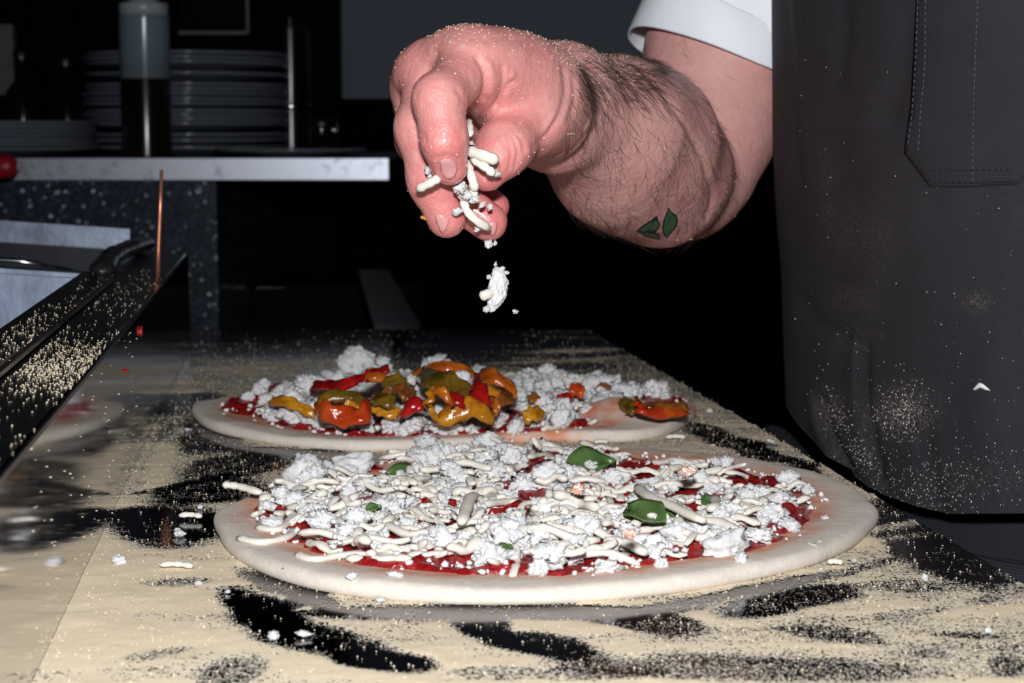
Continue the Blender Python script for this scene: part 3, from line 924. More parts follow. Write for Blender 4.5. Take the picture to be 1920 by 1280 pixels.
def dough_mesh(name, c, th, r, hgt, sauce, extra=None):
    """sauce = (centre, th, r): where the tomato lies and has stained the dough"""
    nt = len(th)
    prof = []                      # (fraction inwards distance in metres from the edge, height factor)
    rr = hgt * 0.6
    for a in np.linspace(-80, 90, 9):
        a = math.radians(a); prof.append((rr * (1 - math.cos(a)), 0.45 + 0.55 * math.sin(a)))
    ins = [(0.012, 1.02), (0.018, 0.98), (0.026, 0.86), (0.034, 0.78), (0.046, 0.74), (0.06, 0.72), (0.08, 0.7), (0.105, 0.7), (0.13, 0.7), (0.15, 0.7)]
    prof += ins
    vv = []; st = []
    for j, (d, h) in enumerate(prof):
        f = np.maximum(r - d, 0.004 * (len(prof) - j) / len(prof))
        x = c.x + np.cos(th) * f; y = c.y + np.sin(th) * f
        pp = np.c_[x, y, np.zeros(nt)]
        nz = fbm(pp * 22 + 3, 3); nz2 = fbm(pp * 90 + 7, 3)
        z = hgt * h * (1 + 0.16 * nz * (h > 0.3)) + (0.0005 * nz2 if h > 0.6 else 0)
        if h < 0.05: z = np.full(nt, 0.0003)
        if extra is not None: z = z + extra(pp) * (h > 0.3)
        rp = f
        sx, sy = x - sauce[0].x, y - sauce[0].y
        rs = np.interp(np.arctan2(sy, sx), sauce[1], sauce[2], period=2 * math.pi)
        q = np.hypot(sx, sy) - rs
        st.append(np.clip(1 - (q - 0.001) / (0.010 + 0.007 * nz), 0, 1))
        vv.append(np.c_[x, y, np.maximum(z, 0.0003)])
    V = np.concatenate(vv); st = np.concatenate(st)
    f = []
    for j in range(len(prof) - 1):
        for k in range(nt):
            k2 = (k + 1) % nt
            f.append((j * nt + k, j * nt + k2, (j + 1) * nt + k2, (j + 1) * nt + k))
    me = mesh_np(name, V, np.array(f), MAT['dough'])
    a = me.attributes.new('stain', 'FLOAT', 'POINT'); a.data.foreach_set('value', st.astype(np.float32))
    return me


def sauce_mesh(name, c, th, r, z0, seed):
    nt = len(th); nr = 46
    vv = []
    for j in range(nr):
        s = 1 - (j / (nr - 1)) ** 1.25
        rag = 1 + 0.05 * fbm(np.c_[np.cos(th) * 9, np.sin(th) * 9, np.full(nt, seed)], 4)
        f = np.maximum(r * rag * s, 0.0008)
        x = c.x + np.cos(th) * f; y = c.y + np.sin(th) * f
        pp = np.c_[x, y, np.full(nt, seed * 0.1)]
        din = (r * rag - f)
        ed_ = np.clip(din / 0.006, 0, 1) ** 0.6
        lump = fbm(pp * 75, 4)
        z = z0 - 0.0025 + ed_ * (0.0045 + 0.0060 * lump + 0.0022 * fbm(pp * 240, 2))
        vv.append(np.c_[x, y, z])
    f = []
    for j in range(nr - 1):
        for k in range(nt):
            k2 = (k + 1) % nt
            f.append((j * nt + k, j * nt + k2, (j + 1) * nt + k2, (j + 1) * nt + k))
    return mesh_np(name, np.concatenate(vv), np.array(f), MAT['sauce'])


def crumble_mesh(seed, sub=3, rough=0.5, squash=0.75):
    me = bpy.data.meshes.new('cheese_crumble')
    bm = bmesh.new()
    bmesh.ops.create_icosphere(bm, subdivisions=sub, radius=1)
    off = Vector((seed * 7.3, seed * 3.1, -seed * 5.7))
    ax = Vector((random.uniform(0.75, 1.3), random.uniform(0.75, 1.2), squash))
    for v in bm.verts:
        n = v.co.normalized()
        d = noise.fractal(n * 1.3 + off, 1.0, 2.0, 2) * 0.5
        cell = noise.voronoi(n * 2.6 + off)[0]
        d += rough * (0.5 - 1.3 * cell[0] ** 2) * 0.35
        cell = noise.voronoi(n * 6.5 + off * 2)[0]
        d += max(rough, 0.4) * (0.42 - 1.5 * cell[0] ** 2) * 0.6
        if sub > 3: d += 0.8 * max(rough, 0.4) * (0.34 * noise.noise(n * 8 + off) + 0.26 * noise.noise(n * 17 + off))
        v.co = Vector((n.x * ax.x, n.y * ax.y, n.z * ax.z)) * max(0.35, 1 + d)
    bm.to_mesh(me); bm.free()
    me.materials.append(MAT['crumble']); me.shade_smooth()
    return me


def shred_path_mesh(name, pts, w, mat, flat=0.7, seg=8, up=None):
    b = MB()
    n = len(pts)
    rr = []
    for i in range(n):
        e = 0.62 if i in (0, n - 1) else 1.0
        rr.append(w * 0.5 * e * (1 + 0.12 * math.sin(i * 2.3 + n) + random.uniform(-0.06, 0.06)))
    b.tube(pts, rr, seg, flat, up=up or Vector((0, 0, 1)))
    return b.mesh(name, mat, True)


def spline(pts, n):
    pts = [Vector(p) for p in pts]
    if len(pts) == 2: return [pts[0].lerp(pts[1], i / (n - 1)) for i in range(n)]
    P_ = [2 * pts[0] - pts[1]] + pts + [2 * pts[-1] - pts[-2]]
    out = []
    m = len(pts) - 1
    for i in range(n):
        u = i / (n - 1) * m; k = min(int(u), m - 1); t = u - k
        a, b, c, d = P_[k:k + 4]
        out.append(0.5 * ((2 * b) + (c - a) * t + (2 * a - 5 * b + 4 * c - d) * t * t + (3 * b - a - 3 * c + d) * t ** 3))
    return out


def shred_mesh(seed):
    L = random.uniform(0.014, 0.032) if seed % 4 else random.uniform(0.032, 0.046)
    k = random.uniform(-1, 1) * 1.9 + (1.2 if seed % 5 == 0 else 0)
    w = random.uniform(0.0036, 0.0054)
    pts = []; x = y = 0; a = -k / 2
    n = 11
    for i in range(n):
        pts.append(Vector((x, y, 0.0012 * math.sin(i * 0.9 + seed))))
        x += L / (n - 1) * math.cos(a); y += L / (n - 1) * math.sin(a); a += k / (n - 1) + random.uniform(-0.08, 0.08)
    c = sum(pts, Vector((0, 0, 0))) / n
    return shred_path_mesh('cheese_shred', [p - c for p in pts], w, MAT['shred'], random.uniform(0.55, 0.85))


CRUM = [crumble_mesh(i, 4, 0.55 if i % 3 else 0.75, random.uniform(0.6, 0.85)) for i in range(18)]
CRUMBIG = [crumble_mesh(40 + i, 5 if i < 2 else 4, 0.26, 0.85) for i in range(5)]
SHRED = [shred_mesh(i) for i in range(26)]


class Pile:
    """height of the toppings over a pizza, so that each new piece comes to lie on those below"""
    def __init__(self, c, size, z0):
        self.c = c; self.s = 0.004; self.n = int(size / self.s); self.h = np.full((self.n, self.n), z0)

    def ij(self, x, y):
        return int(np.clip((x - self.c.x) / self.s + self.n / 2, 0, self.n - 1)), int(np.clip((y - self.c.y) / self.s + self.n / 2, 0, self.n - 1))

    def drop(self, x, y, r, thick, q=0.6):
        i, j = self.ij(x, y); k = max(1, int(r / self.s + 0.5))
        i0, i1, j0, j1 = max(0, i - k), i + k + 1, max(0, j - k), j + k + 1
        a = self.h[i0:i1, j0:j1]
        z = float(np.quantile(a, q))
        self.h[i0:i1, j0:j1] = np.maximum(a, z + thick * 0.55)
        return z

    def line(self, pts, thick):
        ij = [self.ij(p[0], p[1]) for p in pts]
        z = float(np.quantile([self.h[a] for a in ij], 0.45))
        for a in ij: self.h[a] = max(self.h[a], z + thick * 0.6)
        return z


def inside_r(x, y, s, k=1.0):
    dx, dy = x - s[0].x, y - s[0].y
    return math.hypot(dx, dy) < k * np.interp(math.atan2(dy, dx), s[1], s[2], period=2 * math.pi)


def bare(px, py, spots):
    return any(((px - a) / c) ** 2 + ((py - b) / d) ** 2 < 1 for a, b, c, d in spots)


def crumble_at(parent, pile, x, y, r, seed=None):
    me = random.choice(CRUMBIG) if r > 0.0078 else CRUM[random.randrange(9) if r > 0.006 else random.randrange(9, 18)]
    z = pile.drop(x, y, r * 0.8, r * 1.15, 0.55)
    o = obj('cheese_crumble', me, parent, Vector((x, y, z + r * 0.42)) - parent.location, (random.uniform(-0.4, 0.4), random.uniform(-0.4, 0.4), random.uniform(0, 6.3)))
    o.scale = (r,) * 3
    return o


def shred_at(parent, pile, x, y, ang=None):
    me = random.choice(SHRED)
    ang = random.uniform(0, 6.28) if ang is None else ang
    L = me.vertices[0].co.length * 2
    e = [(x + s * L * 0.42 * math.cos(ang), y + s * L * 0.42 * math.sin(ang)) for s in (-1, -0.6, -0.2, 0.2, 0.6, 1)]
    z = pile.line(e, 0.0042)
    i0, i1 = pile.ij(*e[0]), pile.ij(*e[-1])
    tilt = max(-0.28, min(0.28, (pile.h[i0] - pile.h[i1]) / max(L, 0.01))) * 0.6 + random.uniform(-0.16, 0.16)
    return obj('cheese_shred', me, parent, Vector((x, y, z + 0.0014)) - parent.location, (random.uniform(-0.3, 0.3), tilt, ang))


def bits(name, parent, S, pile, n, spots, r0, r1, mat):
    """fine cheese crumbs too small to pick apart"""
    vs_, fs_ = [], []
    base = bpy.data.meshes.new('t'); bm = bmesh.new(); bmesh.ops.create_icosphere(bm, subdivisions=1, radius=1)
    bv = np.array([v.co[:] for v in bm.verts]); bm.verts.ensure_lookup_table(); bf = np.array([[v.index for v in f.verts] for f in bm.faces]); bm.free()
    bpy.data.meshes.remove(base)
    k = 0
    while k < n:
        a = random.uniform(0, 6.28); q = math.sqrt(random.random()) * 1.02
        rr = np.interp(a if a < math.pi else a - 2 * math.pi, S[1], S[2], period=2 * math.pi) * q
        x, y = S[0].x + rr * math.cos(a), S[0].y + rr * math.sin(a)
        px, py = proj(np.array([[x, y, 0.015]])); px, py = px[0], py[0]
        if bare(px, py, spots) and random.random() < 0.85: continue
        r = random.uniform(r0, r1)
        z = pile.h[pile.ij(x, y)] + random.uniform(-0.2, 0.6) * r
        d = 1 + 0.35 * rng.standard_normal((len(bv), 1)).clip(-1.2, 1.2)
        vs_.append(bv * d * r * rng.uniform(0.7, 1.25, (1, 3)) + np.array([x, y, z]))
        fs_.append(bf + k * len(bv)); k += 1
    me = mesh_np(name, np.concatenate(vs_), np.concatenate(fs_), mat, True)
    o = obj(name, me, parent, world=True)
    return tag(o, kind='stuff')


def leaf_mesh(name, L, Wd, seed):
    nu, nv = 11, 7
    v = []
    for side in (1, -1):
        for i in range(nu):
            u = i / (nu - 1); w = Wd * (math.sin(math.pi * u ** 0.8) ** 0.8 + 0.03)
            for j in range(nv):
                s = j / (nv - 1) * 2 - 1
                z = 0.18 * Wd * (1 - abs(s)) * -1.0 + 0.12 * L * math.sin(u * 2.6) + 0.04 * L * math.sin(u * 9 + s * 2 + seed)
                v.append(((u - 0.5) * L, s * w * 0.5, z + side * 0.0003))
    f = []
    n = nu * nv
    for i in range(nu - 1):
        for j in range(nv - 1):
            a = i * nv + j
            f.append((a, a + nv, a + nv + 1, a + 1)); f.append((n + a, n + a + 1, n + a + nv + 1, n + a + nv))
    b = MB(); b.add(v, f)
    rim = [i * nv for i in range(nu)] + [(nu - 1) * nv + j for j in range(1, nv)] + [i * nv + nv - 1 for i in range(nu - 2, -1, -1)] + [j for j in range(nv - 2, 0, -1)]
    b.f += [[rim[k], rim[(k + 1) % len(rim)], n + rim[(k + 1) % len(rim)], n + rim[k]] for k in range(len(rim))]
    return b.mesh(name, MAT['leaf'], True)


# ---- near pizza
HD = 0.0078
F1 = [(402, 975), (412, 1012), (440, 1050), (500, 1081), (580, 1106), (680, 1123), (800, 1133), (950, 1136), (1100, 1131), (1250, 1116), (1400, 1091), (1500, 1070), (1570, 1045), (1625, 1008), (1649, 972)]
B1 = [(1640, 940), (1600, 908), (1530, 882), (1430, 861), (1330, 847), (1220, 838), (1100, 834), (980, 836), (850, 845), (740, 858), (640, 876), (560, 896), (480, 922), (425, 945)]
c1, th1, r1 = smooth_closed(trace(F1, B1, 0.0005, HD), 200)
c1 = Vector((c1.x, c1.y, 0))
S1F = [(470, 965), (510, 1000), (545, 1028), (640, 1058), (700, 1072), (790, 1082), (850, 1086), (900, 1080), (1000, 1083), (1060, 1087), (1130, 1083), (1200, 1070), (1290, 1056), (1400, 1042), (1445, 1026), (1500, 1003), (1535, 950)]
S1B = [(1540, 932), (1455, 897), (1400, 882), (1330, 868), (1200, 856), (1090, 843), (1000, 843), (850, 853), (750, 862), (690, 875), (610, 900), (520, 928), (480, 948)]
S1 = smooth_closed(trace(S1F, S1B, 0.006, 0.006), 200, 1)
pz1 = empty('margherita_pizza', (c1.x, c1.y, 0), 'nearer raw pizza covered in shredded white cheese with green basil leaves', 'pizza', 'raw pizzas on the worktop')
obj('dough_base', dough_mesh('dough_base', c1, th1, r1, HD, S1), pz1, world=True)
obj('tomato_sauce', sauce_mesh('tomato_sauce', S1[0], S1[1], S1[2], HD * 0.74, 1.0), pz1, world=True)
pile = Pile(c1, 0.38, HD * 0.74 + 0.0015)
BARE1 = [(850, 1070, 85, 34), (1165, 1074, 130, 26), (640, 1050, 110, 26), (1440, 1012, 42, 34), (1505, 945, 36, 24), (1400, 893, 60, 22), (1205, 868, 34, 18), (565, 1005, 40, 30), (1290, 1052, 60, 20), (715, 880, 42, 16), (1000, 1082, 80, 14), (540, 1030, 50, 24), (1490, 985, 34, 34), (980, 955, 60, 14), (1085, 935, 26, 12), (770, 1015, 24, 12), (660, 905, 30, 10), (1075, 930, 20, 10)]
BIG1 = [(575, 893, 46), (582, 950, 43), (865, 888, 44), (905, 880, 34), (830, 895, 30), (1290, 878, 36), (1150, 890, 40), (1120, 893, 30), (1478, 968, 28), (1370, 968, 40), (1425, 990, 38), (1270, 950, 44), (1215, 940, 36), (1330, 1000, 40), (1010, 1050, 38), (950, 1028, 38), (1075, 1030, 36), (1140, 1048, 34), (1000, 985, 40),
        (1430, 965, 30), (690, 1000, 34), (660, 945, 34), (510, 965, 30), (790, 1000, 34), (1180, 1010, 38), (880, 960, 34), (1050, 915, 34), (1480, 930, 24), (660, 1060, 18), (740, 1058, 20), (1240, 1040, 26), (1390, 1030, 24)]
for px, py, r in BIG1:
    p = G(px, py, 0.013); d = (p - CAM).dot(FWD)
    crumble_at(pz1, pile, p.x, p.y, r * (0.95 if r > 45 else 0.62) / F * d)
nc, nsd = len(BIG1), 0
guard = 0
order = ['c'] * 205 + ['s'] * 275
order = order[:135] + random.sample(order[135:], len(order) - 135)
for kind in order:
    for _ in range(60):
        a = random.uniform(-math.pi, math.pi); q = math.sqrt(random.random()) * (0.97 if kind == 'c' else 0.95)
        rr = float(np.interp(a, S1[1], S1[2], period=2 * math.pi)) * q
        x, y = S1[0].x + rr * math.cos(a), S1[0].y + rr * math.sin(a)
        px, py = proj(np.array([[x, y, 0.009]]))
        if not bare(px[0], py[0], BARE1) and pile.h[pile.ij(x, y)] < 0.019: break
    if kind == 'c': crumble_at(pz1, pile, x, y, random.uniform(0.0028, 0.0056) if random.random() < 0.8 else random.uniform(0.0056, 0.0082))
    else: shred_at(pz1, pile, x, y)


def path_shred(parent, pxs, z, w, flat=0.7, name='cheese_shred', mat='shred', label=None):
    pts = spline([G(x, y, h if hasattr(z, '__len__') else z) for (x, y), h in zip(pxs, z if hasattr(z, '__len__') else [z] * len(pxs))], 12)
    if name == 'cheese_shred' and not hasattr(z, '__len__'):        # drape over what lies below
        hs = np.array([pile.h[pile.ij(p.x, p.y)] for p in pts]); hs = np.maximum(hs, hs.mean() - 0.001)
        for _ in range(4): hs = (np.r_[hs[:1], hs[:-1]] + hs + np.r_[hs[1:], hs[-1:]]) / 3
        for p, h in zip(pts, hs): p.z = h + w * (0.30 if w < 0.0057 else 0.8)
    c = pts[0]
    me = shred_path_mesh(name, [p - c for p in pts], w, MAT[mat], flat)
    o = obj(name, me, parent, c - parent.location)
    if label: o['label'] = label
    return o


# the shreds one can follow in the photograph
for pth, z, w in (
    ([(418, 908), (450, 912), (490, 924)], (0.020, 0.019, 0.017), 0.0052), ([(445, 990), (490, 998), (540, 988), (550, 975)], 0.016, 0.0046), ([(480, 970), (520, 975), (548, 955), (535, 952)], 0.020, 0.0044),
    ([(555, 1020), (590, 1030), (640, 1022), (690, 1025)], 0.018, 0.0046), ([(650, 1028), (720, 1032), (770, 1038)], 0.021, 0.0052), ([(1195, 930), (1220, 957), (1270, 978), (1320, 998)], 0.02, 0.0058),
    ([(1290, 980), (1340, 985), (1385, 997)], 0.031, 0.0055), ([(1345, 890), (1365, 878), (1398, 870)], (0.020, 0.024, 0.030), 0.0030), ([(1375, 960), (1430, 935), (1485, 918)], 0.028, 0.0050),
    ([(1135, 1022), (1170, 1018), (1210, 1034)], 0.030, 0.0062), ([(1225, 855), (1270, 848), (1320, 862)], 0.018, 0.0048), ([(865, 1000), (880, 965), (890, 945)], 0.030, 0.0058), ([(1005, 1000), (1060, 1005), (1100, 1010)], 0.030, 0.0055),
    ([(1040, 965), (1085, 960), (1120, 975)], 0.032, 0.0065), ([(905, 940), (960, 925), (1010, 935)], 0.031, 0.0052), ([(1340, 930), (1345, 955), (1330, 965)], 0.032, 0.0052), ([(680, 940), (720, 930), (760, 935)], 0.030, 0.0050),
    ([(700, 900), (750, 895), (780, 905)], 0.026, 0.0048), ([(1000, 820), (1006, 832), (1016, 840)], (0.026, 0.022, 0.018), 0.0036), ([(990, 846), (1020, 836), (1040, 848)], 0.021, 0.0042), ([(1060, 850), (1075, 838), (1085, 846)], 0.022, 0.0044)):
    path_shred(pz1, pth, [v * 0.78 for v in z] if hasattr(z, '__len__') else 0.013, w)
bits('fine_crumbs', pz1, S1, pile, 1100, BARE1, 0.0007, 0.0018, MAT['crumbs'])
for px, py, r, z in ((1290, 884, 15, 0.025), (1085, 915, 13, 0.026), (1180, 1000, 12, 0.026)):
    p = G(px, py, z); d = (p - CAM).dot(FWD)
    o = obj('stained_crumble', CRUM[10], pz1, p - pz1.location, (0.3, 0.2, px)); o.scale = (r / F * d,) * 3
    o2 = o.data.copy(); o2.materials.clear(); o2.materials.append(MAT['stained']); o.data = o2; o['label'] = 'cheese crumb stained orange by tomato'
for px, py, z, L, Wd, rz, rx, ry in ((1108, 862, 0.020, 0.028, 0.019, 0.25, -0.45, 0.1), (757, 876, 0.017, 0.020, 0.011, 0.0, -0.4, 0.0), (1212, 962, 0.026, 0.026, 0.017, -0.9, -0.35, 0.15), (1245, 950, 0.026, 0.017, 0.013, -0.6, -0.45, 0.0), (1332, 914, 0.023, 0.010, 0.009, 0.6, -0.5, 0.0), (945, 1031, 0.018, 0.008, 0.005, 0.1, -0.4, 0.0), (700, 958, 0.020, 0.008, 0.005, 0.3, -0.5, 0)):
    p = G(px, py, z * 0.72); p.z = float(pile.h[pile.ij(p.x, p.y)]) + 0.002
    obj('basil_leaf', leaf_mesh('basil_leaf', L, Wd, px), pz1, p - pz1.location, (rx * -1.0, ry, rz))

# ---- far pizza
HD2 = 0.0070
F2 = [(362, 768), (368, 790), (400, 810), (470, 826), (560, 839), (650, 846), (740, 846), (850, 841), (950, 832), (1050, 827), (1110, 828), (1190, 828), (1240, 820), (1288, 798), (1305, 772)]
B2 = [(1292, 745), (1240, 724), (1150, 708), (1000, 697), (850, 692), (700, 699), (560, 714), (450, 736), (385, 750)]
c2, th2, r2 = smooth_closed(trace(F2, B2, 0.0005, HD2), 200, 1)
c2 = Vector((c2.x, c2.y, 0))
S2F = [(418, 770), (440, 786), (520, 802), (620, 817), (700, 821), (830, 818), (960, 816), (1040, 812), (1150, 800), (1200, 787), (1288, 772)]
S2B = [(1282, 755), (1220, 733), (1130, 717), (1000, 704), (900, 698), (780, 698), (650, 708), (560, 718), (480, 738), (435, 755)]
S2 = smooth_closed(trace(S2F, S2B, 0.0055, 0.0055), 200, 1)
hump = G(1165, 808, 0.0)


def hump2(pp):
    d = ((pp[:, 0] - hump.x) / 0.030) ** 2 + ((pp[:, 1] - hump.y - 0.012) / 0.022) ** 2
    return 0.015 * np.exp(-d)


pz2 = empty('pepper_pizza', (c2.x, c2.y, 0), 'farther raw pizza topped with glossy roasted pepper strips and crumbled white cheese', 'pizza', 'raw pizzas on the worktop')
obj('dough_base', dough_mesh('dough_base', c2, th2, r2, HD2, S2, hump2), pz2, world=True)
obj('tomato_sauce', sauce_mesh('tomato_sauce', S2[0], S2[1], S2[2], HD2 * 0.74, 4.0), pz2, world=True)
pile2 = Pile(c2, 0.42, HD2 * 0.74 + 0.001)
BARE2 = [(480, 795, 60, 12), (640, 812, 90, 8), (800, 816, 90, 6), (930, 812, 60, 6), (1130, 798, 60, 9), (1230, 778, 40, 10), (445, 765, 30, 14), (520, 740, 30, 10), (1235, 762, 55, 20), (640, 765, 60, 22), (600, 722, 60, 12), (1280, 760, 40, 20)]
BIG2 = [(540, 738, 34), (500, 752, 28), (735, 800, 30), (790, 796, 28), (830, 802, 26), (690, 800, 20), (880, 800, 22), (990, 795, 26), (1015, 790, 22), (825, 765, 26), (1060, 720, 26), (1040, 730, 24), (1140, 745, 30), (1110, 755, 28), (1170, 740, 26), (960, 760, 26), (985, 745, 22), (690, 728, 24), (650, 735, 24), (760, 715, 22), (860, 712, 24), (700, 696, 16), (590, 735, 24), (1190, 735, 22), (1090, 775, 22), (560, 780, 18), (600, 790, 18), (1050, 700, 18)]
for px, py, r in BIG2:
    p = G(px, py, 0.010); d = (p - CAM).dot(FWD)
    crumble_at(pz2, pile2, p.x, p.y, r * 0.72 / F * d)
order = ['c'] * 262 + ['s'] * 120
random.shuffle(order)
for kind in order:
    for _ in range(60):
        a = random.uniform(-math.pi, math.pi); q = math.sqrt(random.random()) * 0.97
        rr = float(np.interp(a, S2[1], S2[2], period=2 * math.pi)) * q
        x, y = S2[0].x + rr * math.cos(a), S2[0].y + rr * math.sin(a)
        px, py = proj(np.array([[x, y, 0.008]]))
        if not bare(px[0], py[0], BARE2) and pile2.h[pile2.ij(x, y)] < 0.019: break
    if kind == 'c': crumble_at(pz2, pile2, x, y, random.uniform(0.0028, 0.0070) if random.random() < 0.8 else random.uniform(0.007, 0.010))
    else: shred_at(pz2, pile2, x, y)
bits('fine_crumbs', pz2, S2, pile2, 900, BARE2, 0.0009, 0.0022, MAT['crumbs'])


def strip(parent, pth, width, mat, label, facing=0.6, thick=0.0032, curl=0.14):
    """roasted pepper strip: a band along a path of (px, py, height), its width turned between lying (0) and upright (1)"""
    pts = spline([G(x, y, z) for x, y, z in pth], 16)
    nw = 7; n = len(pts)
    top = []; bot = []
    for i, p in enumerate(pts):
        t = (pts[min(i + 1, n - 1)] - pts[max(i - 1, 0)]).normalized()
        side = t.cross(Vector((0, 0, 1)))
        if side.length < 1e-4: side = Vector((0, -1, 0))
        side.normalize()
        if side.y > 0: side = -side
        fa = facing + 0.18 * math.sin(i * 0.55 + pth[0][0])
        wdir = (side * math.cos(fa * 1.5) - Vector((0, 0, 1)) * math.sin(fa * 1.5)).normalized()
        nn = t.cross(wdir).normalized()
        if nn.z < 0: nn = -nn
        w = width * (0.55 + 0.45 * math.sin(math.pi * (0.12 + 0.76 * i / (n - 1)))) * (1 + 0.14 * math.sin(i * 1.3 + pth[0][1]))
        for j in range(nw):
            s = j / (nw - 1) - 0.5
            q = p + wdir * (s * w) + nn * (curl * w * (0.25 - s * s) + 0.0006 * math.sin(i * 1.1 + j * 1.7))
            e = 0.35 if j in (0, nw - 1) or i in (0, n - 1) else 1.0
            top.append(q + nn * thick * 0.5 * e); bot.append(q - nn * thick * 0.5 * e)
    v = top + bot; m = n * nw; f = []
    for i in range(n - 1):
        for j in range(nw - 1):
            a = i * nw + j
            f.append((a, a + 1, a + nw + 1, a + nw)); f.append((m + a, m + a + nw, m + a + nw + 1, m + a + 1))
    rim = [i * nw for i in range(n)] + [(n - 1) * nw + j for j in range(1, nw)] + [i * nw + nw - 1 for i in range(n - 2, -1, -1)] + [j for j in range(nw - 2, 0, -1)]
    f += [(rim[k], rim[(k + 1) % len(rim)], m + rim[(k + 1) % len(rim)], m + rim[k]) for k in range(len(rim))]
    b = MB(); b.add([x - parent.location for x in v], f)
    o = obj('pepper_strip', b.mesh('pepper_strip', MAT[mat], True), parent)
    o['label'] = label
    return o


STR = [
    ([(596, 752, .026), (612, 772, .022), (648, 782, .019), (680, 778, .021), (692, 756, .026)], .0125, 'pep_redorange', 'broad red-orange crescent strip at the front left', .75),
    ([(596, 752, .027), (622, 742, .030), (650, 741, .030), (684, 749, .027)], .0085, 'pep_olive', 'olive strip arched over the red-orange one', .45),
    ([(508, 752, .020), (535, 752, .022), (562, 763, .019), (592, 777, .015)], .0075, 'pep_yellow', 'thin yellow strip at the left', .5),
    ([(646, 754, .026), (660, 757, .025), (676, 761, .023)], .0080, 'pep_yellow', 'short yellow piece inside the crescent', .6),
    ([(698, 748, .024), (718, 750, .027), (742, 754, .026)], .0100, 'pep_olive', 'olive-brown piece behind the crescent', .55),
    ([(698, 762, .022), (722, 770, .020), (752, 778, .018)], .0090, 'pep_yellow', 'amber strip sloping down beside the crescent', .6),
    ([(752, 780, .017), (764, 766, .024), (782, 757, .027), (798, 762, .025)], .0105, 'pep_red', 'bright red piece left of the yellow ring', .6),
    ([(818, 730, .037), (804, 745, .034), (805, 768, .026), (820, 784, .020)], .0075, 'pep_yellow', 'yellow ring, its upright left half', .5),
    ([(822, 784, .020), (850, 778, .022), (880, 764, .026), (905, 772, .024), (926, 786, .019)], .0120, 'pep_yellow', 'yellow ring, its wide front half', .75),
    ([(816, 731, .038), (832, 736, .037), (842, 752, .032), (844, 764, .026)], .0070, 'pep_orange', 'orange inner side of the ring', .6),
    ([(788, 700, .036), (815, 712, .038), (846, 722, .037), (878, 738, .033)], .0145, 'pep_olive', 'broad olive strip across the heap', .55),
    ([(770, 705, .028), (800, 692, .034), (838, 688, .037), (872, 694, .034), (884, 708, .031)], .0085, 'pep_orange', 'orange strip arched over the top of the heap', .5),
    ([(886, 708, .034), (890, 728, .034), (906, 746, .030), (918, 762, .025)], .0125, 'pep_red', 'dark red strip down the right of the heap', .55),
    ([(844, 744, .032), (862, 752, .030), (880, 757, .027)], .0090, 'pep_red', 'dark red piece under the olive strip', .6),
    ([(898, 700, .036), (922, 704, .037), (944, 716, .033), (968, 736, .026)], .0115, 'pep_orange', 'brownish orange strip falling to the right', .55),
    ([(884, 722, .035), (910, 730, .033), (940, 738, .029)], .0080, 'pep_yellow', 'amber strip under the falling one', .6),
    ([(922, 742, .028), (940, 746, .027), (958, 742, .026)], .0110, 'pep_brown', 'brown strip at the right foot of the heap', .6),
    ([(922, 748, .026), (930, 760, .024), (934, 774, .020)], .0065, 'pep_orange', 'small orange strip hanging at the right of the ring', .6),
    ([(586, 724, .022), (612, 722, .025), (640, 722, .027), (674, 711, .031)], .0095, 'pep_red', 'dark red strip at the back left', .5),
    ([(670, 712, .031), (690, 704, .034), (708, 700, .034), (730, 690, .037)], .0085, 'pep_red', 'red strip with its end pointing up at the back', .55),
    ([(688, 705, .034), (705, 707, .034), (722, 704, .034)], .0070, 'pep_orange', 'orange piece over the red strip', .5),
    ([(720, 715, .031), (745, 714, .032), (768, 726, .028)], .0110, 'pep_olive', 'olive-brown strip behind the middle', .5),
    ([(738, 728, .028), (758, 732, .027), (774, 731, .026)], .0090, 'pep_brown', 'brown strip in the middle', .5),
    ([(716, 740, .028), (726, 738, .029), (734, 741, .028)], .0080, 'pep_brown', 'small brown lump on the olive piece', .5),
    ([(750, 744, .026), (762, 742, .026), (772, 744, .025)], .0090, 'pep_brown', 'small brown piece right of the middle', .5),
    ([(1166, 750, .020), (1180, 762, .018), (1192, 772, .016)], .0085, 'pep_olive', 'olive piece at the right end', .5),
    ([(1196, 750, .023), (1200, 766, .020), (1222, 774, .017), (1255, 774, .016), (1288, 771, .015)], .0075, 'pep_redorange', 'red-orange strip bent at the right end', .5),
    ([(1212, 762, .021), (1250, 763, .019), (1288, 762, .018)], .0070, 'pep_brown', 'brown strip lying along the right end', .5),
    ([(1068, 733, .024), (1082, 730, .025), (1094, 738, .023)], .0085, 'pep_redorange', 'small red-orange piece on the cheese at the right', .6),
    ([(1044, 748, .020), (1058, 745, .021), (1072, 744, .020)], .0060, 'pep_red', 'tiny red piece beside the red-orange one', .6),
    ([(982, 784, .017), (1000, 776, .019), (1018, 774, .018)], .0095, 'pep_yellow', 'amber piece at the front right of the heap', .6),
    ([(992, 750, .021), (1008, 745, .022), (1020, 742, .021)], .0080, 'pep_brown', 'small brown piece right of the heap', .6),
    ([(1104, 716, .018), (1124, 722, .018), (1142, 728, .017)], .0070, 'pep_brown', 'dark brown piece at the back right', .4),
]
for s in STR: strip(pz2, s[0], s[1] * 1.06, s[2], s[3], s[4])
for px, py, r, z in ((868, 710, 17, 0.034), (824, 750, 20, 0.024), (780, 722, 16, 0.026), (826, 770, 18, 0.020), (772, 712, 12, 0.032)):
    p = G(px, py, z); d = (p - CAM).dot(FWD)
    o = obj('cheese_crumble', CRUM[px % 9], pz2, p - pz2.location, (0.3, 0.2, px)); o.scale = (r / F * d,) * 3

